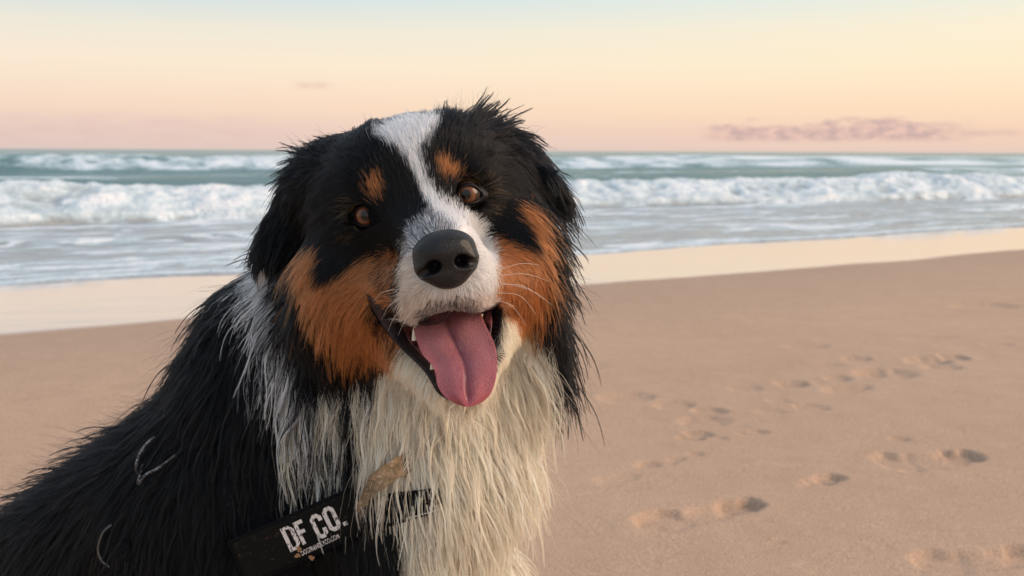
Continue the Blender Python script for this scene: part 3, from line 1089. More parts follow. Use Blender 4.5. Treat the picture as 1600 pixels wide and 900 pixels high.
at = tongue.data.attributes.new('along', 'FLOAT', 'POINT'); at.data.foreach_set('value', al.astype(np.float32))

# ------------------------------------------------------------------ mouth: dark lips, gums, teeth
m_lip, nt, b, out = material("lip_skin")
gl = nt.n('ShaderNodeNewGeometry')
nl = nt.noise(gl.outputs['Position'], 140, 4, 0.6)
nt.l(nt.ramp(nl, [(0.35, (.010, .008, .009)), (0.6, (.030, .014, .016)), (0.75, (.085, .028, .032))]), b.inputs['Base Color'])
b.inputs['Roughness'].default_value = 0.42
b.inputs['Specular IOR Level'].default_value = 0.3
nt.l(nt.bump(nt.noise(gl.outputs['Position'], 300, 4, 0.7), 0.9, .003), b.inputs['Normal'])
m_gum, nt, b, out = material("gum")
gg = nt.n('ShaderNodeNewGeometry')
nt.l(nt.ramp(nt.noise(gg.outputs['Position'], 130, 4, 0.6), [(0.4, (.055, .016, .020)), (0.65, (.30, .085, .095))]), b.inputs['Base Color'])
b.inputs['Roughness'].default_value = 0.25
m_tooth, nt, b, out = material("tooth_enamel")
b.inputs['Base Color'].default_value = (.72, .64, .50, 1)
b.inputs['Roughness'].default_value = 0.25


def band(name, rim_a, rim_b, mat, n=60, rows_=7, bulge=.004, ruff=0.0, seed=1, thick=.004, parent=None, hug=0.0):
    """fleshy band between two 3-D lines, bulging towards the viewer, with its own thickness"""
    if hug:                                      # never sunk below the skin
        rim_a = [(x, y, min(d, surf_d(x, y) - hug)) for x, y, d in rim_a]
        rim_b = [(x, y, min(d, surf_d(x, y) - hug)) for x, y, d in rim_b]
    A, B = resample([cc(*p) for p in rim_a], n), resample([cc(*p) for p in rim_b], n)
    V = []
    for side in (0, 1):
        for k in range(rows_):
            u = k / (rows_ - 1)
            for i in range(n):
                p = A[i] * (1 - u) + B[i] * u
                z = -bulge * math.sin(math.pi * u)
                if ruff:
                    z += ruff * math.sin(i * 1.25 + 1.5 * vnoise(np.array([i * .2]), np.array([seed * 1.0]))[0]) * (u if u > .2 else 0)
                    p = p + np.array([0.45 * ruff * math.sin(i * 1.25) * u, 0, 0])
                V.append(p + np.array([0, 0, z + side * thick]))
    Fc = []
    o2 = n * rows_
    for k in range(rows_ - 1):
        for i in range(n - 1):
            a = k * n + i
            Fc.append((a, a + 1, a + n + 1, a + n))
            Fc.append((o2 + a, o2 + a + n, o2 + a + n + 1, o2 + a + 1))
    for i in range(n - 1):
        for a, s__ in ((i, 1), ((rows_ - 1) * n + i, -1)):
            f = (a, o2 + a, o2 + a + 1, a + 1)
            Fc.append(f if s__ > 0 else f[::-1])
    return dog_part(name, np.array(V), np.array(Fc), mat, parent=parent)


# outer lip of the lower jaw, left side (as seen), then right side with its crinkled edge
band("lower_lip", [(570, 459, .748), (584, 486, .742), (602, 515, .734), (624, 542, .726), (649, 566, .718), (667, 586, .711), (683, 613, .704), (700, 625, .703)],
     [(582, 464, .752), (604, 486, .748), (626, 511, .741), (640, 536, .737), (658, 556, .727), (676, 578, .717), (692, 602, .709), (706, 616, .707)],
     m_lip, bulge=.0030, thick=.006, hug=.004)
band("lower_lip", [(785, 470, .756), (786, 488, .748), (784, 504, .741), (781, 521, .736), (772, 536, .732), (768, 552, .728), (768, 580, .718), (750, 612, .708)],
     [(764, 470, .776), (762, 486, .768), (762, 502, .760), (762, 518, .750), (760, 530, .742), (758, 548, .732), (752, 580, .722), (738, 606, .712)],
     m_lip, bulge=.002, ruff=.0022, thick=.005, n=80)
# inner cheek and gum
band("gum", [(584, 470, .775), (604, 490, .768), (626, 514, .757), (644, 540, .745), (664, 562, .735), (682, 582, .725)],
     [(596, 470, .785), (622, 486, .782), (644, 502, .772), (658, 520, .760), (672, 545, .748), (690, 570, .735)], m_gum, bulge=.002, thick=.004)
band("gum", [(767, 474, .760), (768, 490, .752), (769, 508, .744), (766, 528, .736)],
     [(752, 474, .764), (753, 490, .756), (758, 508, .748), (762, 528, .740)], m_gum, n=40, bulge=.002)
# upper lip line under the flews
band("upper_lip", [(572, 460, .766), (592, 476, .752), (618, 492, .736), (645, 500, .722), (672, 503, .708), (690, 499, .700), (704, 483, .696), (716, 481, .695), (735, 482, .700), (755, 480, .712), (772, 476, .728), (784, 462, .748)],
     [(576, 468, .772), (598, 485, .760), (622, 500, .745), (648, 507, .730), (674, 508, .716), (692, 503, .706), (706, 487, .702), (718, 485, .701), (738, 486, .707), (757, 485, .720), (772, 482, .738), (782, 470, .756)],
     m_lip, bulge=.001, thick=.008)


def tooth(px, py, d, h, w_, tilt, up=True, lean=0.0):
    base_ = cc(px, py, d)
    M = rotm(tilt, 0, lean)
    n, k = 10, 8
    V, Fc = [], []
    for i in range(k + 1):
        u = i / k
        r = w_ * math.sqrt(max(0.0, 1 - u ** 1.7)) * (1 - .15 * math.sin(math.pi * u))
        for j in range(n):
            a = 2 * math.pi * j / n
            V.append((r * math.cos(a) + .10 * h * u * u, (h * u) * (1 if up else -1), r * .8 * math.sin(a)))
    for i in range(k):
        for j in range(n):
            a = i * n + j; b_ = i * n + (j + 1) % n
            Fc.append((a, a + n, b_ + n, b_) if up else (a, b_, b_ + n, a + n))
    return dog_part("tooth", np.array(V) @ M.T + base_, np.array(Fc), m_tooth)


tooth(676, 577, .711, .0075, .0022, 8)            # lower canine peeping past the tongue
tooth(648, 532, .728, .0120, .0026, 6)
tooth(750, 490, .738, .0060, .0030, -8, up=False)
for k_ in range(0):
    tooth(704 + 7.5 * k_, 611 - 1.2 * k_, .7145, .0055, .0020, 10 - 4 * k_)

# ------------------------------------------------------------------ harness worn over the coat
harness = link("dog_harness", None, loc=Vector(to_world(cc(430, 860, .86))), category="harness",
               label="black fabric harness with white-lettered patch strapped across the dog's shoulder")
H_BASE = np.array(harness.location)


def hpart(name, V, faces, mat, parent=None, base=None, smooth=False, **props):
    m_ = bpy.data.meshes.new(name)
    m_.from_pydata((to_world(np.asarray(V, float)) - (H_BASE if base is None else base)).tolist(), [], [tuple(int(i) for i in f) for f in faces])
    m_.polygons.foreach_set('use_smooth', [smooth] * len(m_.polygons))
    return link(name, m_, mat, parent=parent if parent is not None else harness, **props)


def fabric(name, colr, rough, scale=900.0, wear=0.25, bumpd=.0006):
    m_, nt, b, out = material(name)
    g_ = nt.n('ShaderNodeNewGeometry')
    wv = nt.n('ShaderNodeTexWave', wave_type='BANDS'); wv.inputs['Scale'].default_value = scale; wv.inputs['Distortion'].default_value = .6
    nt.l(g_.outputs['Position'], wv.inputs['Vector'])
    nz_ = nt.noise(g_.outputs['Position'], 45, 5, .65)
    dirt = nt.mapr(nt.noise(g_.outputs['Position'], 210, 4, .7), .60, .72)
    c_ = nt.mixc(nt.math('MULTIPLY', nz_, .6), colr, tuple(x * 1.9 for x in colr))
    c_ = nt.mixc(nt.math('MULTIPLY', dirt, wear), c_, (.22, .13, .07))
    nt.l(c_, b.inputs['Base Color'])
    b.inputs['Roughness'].default_value = rough
    b.inputs['Specular IOR Level'].default_value = .16
    nt.l(nt.bump(nt.math('ADD', wv.outputs['Fac'], nz_), .5, bumpd), b.inputs['Normal'])
    return m_


m_web = fabric("navy_webbing", (.0014, .0022, .0042), .8, 1400)
m_patch = fabric("black_patch_fabric", (.0038, .0052, .0060), .7, 2200, .35)
m_metal, nt, b, out = material("dark_steel")
b.inputs['Base Color'].default_value = (.10, .11, .12, 1)
b.inputs['Metallic'].default_value = 1
b.inputs['Roughness'].default_value = 0.30
m_print, nt, b, out = material("worn_white_print")
gpr = nt.n('ShaderNodeNewGeometry')
crk = nt.mapr(nt.noise(nt.mapping(gpr.outputs['Position'], (1, 1, .45)), 520, 5, .7), .52, .60)
nt.l(nt.mixc(crk, (.72, .72, .74), (.10, .10, .11)), b.inputs['Base Color'])
b.inputs['Roughness'].default_value = .6


class Plate:
    """flat plate spanned by pixel corners at measured depths"""
    def __init__(s_, p0, p1, p2, lift):
        a = [np.array([x, y, surf_d(x, y) - lift]) for x, y in (p0, p1, p2)]
        A_ = np.array([[v[0], v[1], 1] for v in a])
        s_.k = np.linalg.solve(A_, [v[2] for v in a])

    def d(s_, x, y): return s_.k[0] * x + s_.k[1] * y + s_.k[2]


TLc, TRc, BRc, BLc = (357, 848), (546, 764), (574, 829), (386, 915)
plate = Plate((385, 868), (545, 795), (470, 880), .018)
worst = max(plate.d(x, y) - surf_d(x, y) for x, y in ((365, 855), (450, 810), (540, 775), (565, 822), (480, 870), (395, 900)))
plate.k[2] -= max(0, worst + .008)


def slab(poly, dfun, th, rnd=0.0, n_sub=1):
    """solid plate from a pixel outline"""
    n = len(poly)
    V = [cc(x, y, dfun(x, y)) for x, y in poly] + [cc(x, y, dfun(x, y) + th) for x, y in poly]
    Fc = [tuple(range(n))[::-1], tuple(range(n, 2 * n))] + [(i, (i + 1) % n, n + (i + 1) % n, n + i) for i in range(n)]
    return V, Fc


def grid_slab(c00, c10, c11, c01, nu, nv_, dfun, th, bulge=.0, wob=.0, seed=1):
    V = []
    for side in (0, 1):
        for j in range(nv_):
            for i in range(nu):
                u, v = i / (nu - 1), j / (nv_ - 1)
                x = (c00[0] * (1 - u) + c10[0] * u) * (1 - v) + (c01[0] * (1 - u) + c11[0] * u) * v
                y = (c00[1] * (1 - u) + c10[1] * u) * (1 - v) + (c01[1] * (1 - u) + c11[1] * u) * v
                e = min(u, 1 - u, v, 1 - v)
                z = dfun(x, y) + (side * th if e > 1e-6 else th * (.35 + .3 * side)) + wob * (vnoise(np.array([u * 3.0]), np.array([v * 2.0]), seed=seed)[0] - .5)
                V.append(cc(x, y, z))
    Fc, o = [], nu * nv_
    for j in range(nv_ - 1):
        for i in range(nu - 1):
            a = j * nu + i
            Fc.append((a, a + 1, a + nu + 1, a + nu)[::-1]); Fc.append((o + a, o + a + 1, o + a + nu + 1, o + a + nu))
    rim = [i for i in range(nu)] + [j * nu + nu - 1 for j in range(1, nv_)] + [(nv_ - 1) * nu + i for i in range(nu - 2, -1, -1)] + [j * nu for j in range(nv_ - 2, 0, -1)]
    for a, b_ in zip(rim, rim[1:] + rim[:1]):
        Fc.append((a, b_, o + b_, o + a))
    return V, Fc


V, Fc = grid_slab(TLc, TRc, BRc, BLc, 40, 14, plate.d, .0040)
patch_o = hpart("name_patch", V, Fc, m_patch, smooth=True)
# raised binding round the patch
edge_pts = []
for a, b_ in ((TLc, TRc), (TRc, BRc), (BRc, BLc), (BLc, TLc)):
    for k in range(14):
        u = k / 14
        edge_pts.append((a[0] * (1 - u) + b_[0] * u, a[1] * (1 - u) + b_[1] * u))
V, Fc = tube([cc(x, y, plate.d(x, y) + .0012) for x, y in edge_pts], .0013, 8, True)
hpart("binding", V, Fc, m_web, parent=patch_o, smooth=True)

# lettering: heavy condensed capitals, laid out in patch units (pixels) from the top left corner of the D
TO = np.array([437.0, 827.0])
ta = R(25.5)
TX, TY = np.array([math.cos(ta), -math.sin(ta)]), np.array([math.sin(ta), math.cos(ta)])


def lett(name, polys, ox=0.0, oy=0.0):
    """polys: list of (outer, hole or None) in letter pixels"""
    V, Fc = [], []
    for quads in polys:
        base_i = len(V)
        for (x, y) in quads:
            p = TO + TX * (x + ox) + TY * (y + oy)
            V.append(cc(p[0], p[1], plate.d(*p) - .0005))
        Fc.append(tuple(range(base_i, base_i + len(quads))))
    return hpart(name, V, Fc, m_print, parent=patch_o)


def ring(x0, y0, x1, y1, sw, cut, gap=None):
    """octagonal stroke between outer and inner box as quads; gap = (y0, y1) leaves the right side open"""
    o_ = [(x0 + cut, y0), (x1 - cut, y0), (x1, y0 + cut), (x1, y1 - cut), (x1 - cut, y1), (x0 + cut, y1), (x0, y1 - cut), (x0, y0 + cut)]
    c2 = cut * .55
    i_ = [(x0 + sw + c2 * .3, y0 + sw), (x1 - sw - c2 * .3, y0 + sw), (x1 - sw, y0 + sw + c2), (x1 - sw, y1 - sw - c2), (x1 - sw - c2 * .3, y1 - sw), (x0 + sw + c2 * .3, y1 - sw), (x0 + sw, y1 - sw - c2), (x0 + sw, y0 + sw + c2)]
    q = []
    for k in range(8):
        a, b_ = k, (k + 1) % 8
        if gap and k == 2:
            ya, yb = gap
            q.append([(x1, y0 + cut), (x1, ya), (x1 - sw, ya), i_[2]])
            q.append([(x1, yb), (x1, y1 - cut), i_[3], (x1 - sw, yb)])
            continue
        q.append([o_[a], o_[b_], i_[b_], i_[a]])
    return q


def letter_D(w_, h, sw):
    c = w_ * .38
    return [[(0, 0), (sw, 0), (sw, h), (0, h)],
            [(sw, 0), (w_ - c, 0), (w_ - c, sw * .8), (sw, sw * .8)],
            [(sw, h - sw * .8), (w_ - c, h - sw * .8), (w_ - c, h), (sw, h)],
            [(w_ - c, 0), (w_, c), (w_ - sw, c + sw * .3), (w_ - c, sw * .8)],
            [(w_ - sw, c + sw * .3), (w_, c), (w_, h - c), (w_ - sw, h - c - sw * .3)],
            [(w_ - sw, h - c - sw * .3), (w_, h - c), (w_ - c, h), (w_ - c, h - sw * .8)]]


lett("lettering", letter_D(20, 40, 6.6), 0, 0)
lett("lettering", [[(0, 0), (6, 0), (6, 38), (0, 38)], [(6, 0), (15, 0), (15, 6), (6, 6)], [(6, 15), (13, 15), (13, 21), (6, 21)]], 22, 0)
lett("lettering", ring(0, 0, 19, 40, 6.4, 6, gap=(13, 25)), 48, 2)
lett("lettering", ring(0, 0, 20, 40, 6.6, 6), 70, 0)
lett("lettering", [[(0, 0), (7, 0), (7, 6), (0, 6)]], 93, 33)
# the web address below, in small capitals
fc_ = bpy.data.curves.new("lettering", 'FONT')
fc_.body = "DOGFRIENDLYCO.COM"
fc_.size = 1.0
fc_.offset = 0.018
fo_ = bpy.data.objects.new("lettering", fc_)
col.objects.link(fo_)
bpy.context.view_layer.update()
fm = bpy.data.meshes.new_from_object(fo_.evaluated_get(bpy.context.evaluated_depsgraph_get()))
bpy.data.objects.remove(fo_)
fv = np.array([v.co[:] for v in fm.vertices])
wx = 65.0 / (fv[:, 0].max() - fv[:, 0].min())
V = []
for x, y, z in fv:
    p = TO + TX * (14 + (x - fv[:, 0].min()) * wx) + TY * (52.5 - y * 10.5)
    V.append(cc(p[0], p[1], plate.d(*p) - .0005))
hpart("lettering", V, [tuple(p.vertices) for p in fm.polygons], m_print, parent=patch_o)
# rubbed brown spots at the lower edge
m_scuff, nt, b, out = material("bare_brown_backing")
b.inputs['Base Color'].default_value = (.30, .17, .09, 1)
b.inputs['Roughness'].default_value = .8
for sx, sy, sr in ((467, 858, 4.0), (465, 868, 4.5), (487, 872, 4.5)):
    pl = [(sx + sr * (1 + .35 * math.sin(3 * t_ + sx)) * math.cos(t_), sy + sr * .9 * (1 + .3 * math.cos(2 * t_ + sy)) * math.sin(t_)) for t_ in np.arange(12) * math.pi / 6]
    V, Fc = slab(pl, lambda x, y: plate.d(x, y) - .0006, .0008)
    hpart("scuff", V, Fc, m_scuff, parent=patch_o)


def surf_band(line, wid, lift, th, n=30, rows_=5, dark=None):
    """strap following the body: centre line in pixels, width in pixels; lift off the skin"""
    L_ = resample([(x, y, 0) for x, y in line], n)[:, :2]
    tg = np.gradient(L_, axis=0); tg /= np.linalg.norm(tg, axis=1, keepdims=True)
    nr = np.stack([-tg[:, 1], tg[:, 0]], -1)
    wid = np.interp(np.linspace(0, 1, n), np.linspace(0, 1, len(np.atleast_1d(wid))), np.atleast_1d(wid))
    D_ = np.array([[surf_d(*(L_[i] + nr[i] * wid[i] * (k / (rows_ - 1) - .5))) for k in range(rows_)] for i in range(n)])
    D_ = np.minimum(D_, np.median(D_) + .08)
    for _ in range(3):
        D_[1:-1] = (D_[:-2] + 2 * D_[1:-1] + D_[2:]) / 4
    V = []
    for side in (0, 1):
        for i in range(n):
            for k in range(rows_):
                q = L_[i] + nr[i] * wid[i] * (k / (rows_ - 1) - .5)
                V.append(cc(q[0], q[1], D_[i, k] - lift + side * th))
    Fc, o = [], n * rows_
    for i in range(n - 1):
        for k in range(rows_ - 1):
            a = i * rows_ + k
            Fc.append((a, a + 1, a + rows_ + 1, a + rows_)); Fc.append((o + a, o + a + rows_, o + a + rows_ + 1, o + a + 1))
    rim = list(range(rows_)) + [i * rows_ + rows_ - 1 for i in range(1, n)] + [(n - 1) * rows_ + k for k in range(rows_ - 2, -1, -1)] + [i * rows_ for i in range(n - 2, 0, -1)]
    for a, b_ in zip(rim, rim[1:] + rim[:1]):
        Fc.append((b_, a, o + a, o + b_))
    return V, Fc, L_, nr, wid, D_


V, Fc, *_ = surf_band([(395, 745), (408, 800), (430, 862), (452, 960)], (126, 116, 100, 100), .007, .003, 34, 9)
hpart("chest_panel", V, Fc, m_web, smooth=True)
V, Fc, SL, SNr, SW_, SD_ = surf_band([(540, 806), (590, 800), (640, 790), (690, 780)], (66, 54, 46, 36), .012, .003, 34, 5)
hpart("chest_strap", V, Fc, m_web, smooth=True)
m_thread, nt, b, out = material("white_thread")
b.inputs['Base Color'].default_value = (.72, .70, .66, 1)
b.inputs['Roughness'].default_value = .7
for i in range(20, 33, 1):
    q0 = SL[i] + SNr[i] * SW_[i] * .40
    q1 = SL[i] * .45 + SL[i + 1] * .55 + SNr[i] * SW_[i] * .40
    V, Fc = tube([cc(q0[0], q0[1], SD_[i, 4] - .0132), cc(*(0.5 * (q0 + q1)), SD_[i, 4] - .0140), cc(q1[0], q1[1], SD_[i, 4] - .0132)], .0006, 6)
    hpart("stitch", V, [tuple(dict.fromkeys(f)) for f in Fc.tolist()], m_thread, smooth=True)
V, Fc, *_ = surf_band([(372, 770), (320, 728), (262, 716), (205, 742)], (60, 46, 40, 40), .003, .003, 30, 5)
hpart("shoulder_strap", V, Fc, m_web, smooth=True)

# braided cord loops and the steel ring on the back
m_cord, nt, b, out = material("reflective_cord")
gco = nt.n('ShaderNodeNewGeometry')
ck = nt.n('ShaderNodeTexChecker'); ck.inputs['Scale'].default_value = 420
nt.l(gco.outputs['Position'], ck.inputs['Vector'])
br = nt.mapr(nt.noise(gco.outputs['Position'], 150, 2, .5), .45, .55)
nt.l(nt.mixc(nt.math('MULTIPLY', br, ck.outputs['Fac']), (.02, .02, .025), (.26, .28, .32)), b.inputs['Base Color'])
b.inputs['Roughness'].default_value = .35


def on_fur(x, y, off=.026): return cc(x, y, surf_d(x, y) - off)


def htube(name, pts, r, mat, n=40, off=.026):
    d0 = np.median([surf_d(x, y) for x, y in pts])
    p = resample([cc(x, y, d0 - off) for x, y in pts], n)
    V, Fc = tube(p, r, 8)
    return hpart(name, V, [tuple(dict.fromkeys(f)) for f in Fc.tolist()], mat, smooth=True)


htube("cord_loop", [(243, 683), (229, 694), (219, 709), (214, 722), (213, 734), (219, 742), (223, 726)], .0016, m_cord, off=.022)
htube("cord_loop", [(219, 742), (216, 756), (228, 742), (243, 734), (259, 723), (275, 711)], .0015, m_cord, off=.022)
htube("steel_ring", [(175, 820), (163, 830), (156, 846), (154, 862), (160, 877), (172, 886)], .0016, m_metal, 60, off=.016)
V, Fc, *_ = surf_band([(185, 845), (186, 880), (190, 930)], (34, 40, 44), .010, .006, 14, 4)
hpart("ring_tab", V, Fc, m_web, smooth=True)

# ------------------------------------------------------------------ frayed tan strap end poking out of the chest fur
S_BASE = to_world(cc(610, 740, .80))
strap = link("collar_strap", None, loc=Vector(S_BASE), category="strap",
             label="frayed sandy tan strap end poking out of the dog's wet chest fur")
m_hide, nt, b, out = material("sandy_hide")
ghd = nt.n('ShaderNodeNewGeometry')
n1 = nt.noise(ghd.outputs['Position'], 70, 5, .7)
n2 = nt.noise(ghd.outputs['Position'], 330, 4, .7)
cc_ = nt.ramp(n1, [(.30, (.08, .055, .030)), (.50, (.20, .14, .078)), (.70, (.34, .24, .15))])
cc_ = nt.mixc(nt.mapr(n2, .56, .66), cc_, (.48, .36, .27))
nt.l(nt.mixc(nt.mapr(n2, .36, .30), cc_, (.05, .03, .018)), b.inputs['Base Color'])
b.inputs['Roughness'].default_value = .75
nt.l(nt.bump(nt.math('ADD', n1, nt.math('MULTIPLY', n2, .8)), .6, .0015), b.inputs['Normal'])
sd0 = surf_d(610, 740)
SLINE = [(700, 714, sd0 + .010), (672, 712, sd0 + .000), (640, 721, sd0 - .012), (612, 736, sd0 - .024), (590, 752, sd0 - .026), (574, 772, sd0 - .024), (565, 790, sd0 - .020)]
cl_ = resample([cc(*p) for p in SLINE], 46)
V = []
NS = 16
for i in range(46):
    u = i / 45
    tg = cl_[min(i + 1, 45)] - cl_[max(i - 1, 0)]; tg /= np.linalg.norm(tg)
    nr = np.array([-tg[1], tg[0], 0]); nr /= np.linalg.norm(nr)
    w_ = .0088 * (1 - .60 * sstep(.55, 1.0, np.array(u))) * (1 + .05 * math.sin(u * 21) + .06 * math.sin(u * 47 + 1))
    t_ = .0015 * (1 + .15 * math.sin(u * 33))
    for j in range(NS):
        a = 2 * math.pi * j / NS
        ca, sa = math.cos(a), math.sin(a)
        ex = np.sign(ca) * abs(ca) ** .6 * w_; ez = np.sign(sa) * abs(sa) ** .6 * t_ - .0012 * math.sin(ca * 2 + u * 3)
        V.append(cl_[i] + nr * ex + np.array([0, 0, -ez]))
Fc = [(i * NS + j, i * NS + (j + 1) % NS, (i + 1) * NS + (j + 1) % NS, (i + 1) * NS + j) for i in range(45) for j in range(NS)]
Fc += [tuple(range(NS))[::-1], tuple(45 * NS + j for j in range(NS))]
hpart("strap_end", V, Fc, m_hide, parent=strap, base=S_BASE, smooth=True)
rgf = np.random.default_rng(5)
for k in range(7):
    a = cl_[45] + np.array([rgf.normal(0, .0015), .001, 0])
    b_ = a + np.array([rgf.normal(0, .003), -.004 - .004 * rgf.random(), rgf.normal(0, .001)])
    V, Fc = tube([a, .5 * (a + b_) + rgf.normal(0, .0006, 3), b_], .0005, 5)
    hpart("frayed_thread", V, [tuple(dict.fromkeys(f)) for f in Fc.tolist()], m_hide, parent=strap, base=S_BASE, smooth=True)

# the coat is pressed away under the fabric
def _mask(roots, px, py):
    m_ = in_poly(px, py, [(352, 845), (546, 760), (578, 829), (388, 918)])
    m_ |= in_poly(px, py, [(345, 790), (460, 790), (500, 800), (430, 930), (385, 930)])
    m_ |= in_poly(px, py, [(545, 778), (640, 768), (688, 764), (688, 792), (640, 806), (570, 828)])
    r_ = (np.sin(px * 12.9898 + py * 78.233 + roots[:, 2] * 37719.0) * 43758.5453) % 1.0
    near = in_poly(px, py, [(340, 740), (470, 735), (560, 715), (600, 760), (546, 780), (352, 850)])
    m_ |= near & (r_ < .80)
    return m_ & (roots[:, 2] < 1.1)

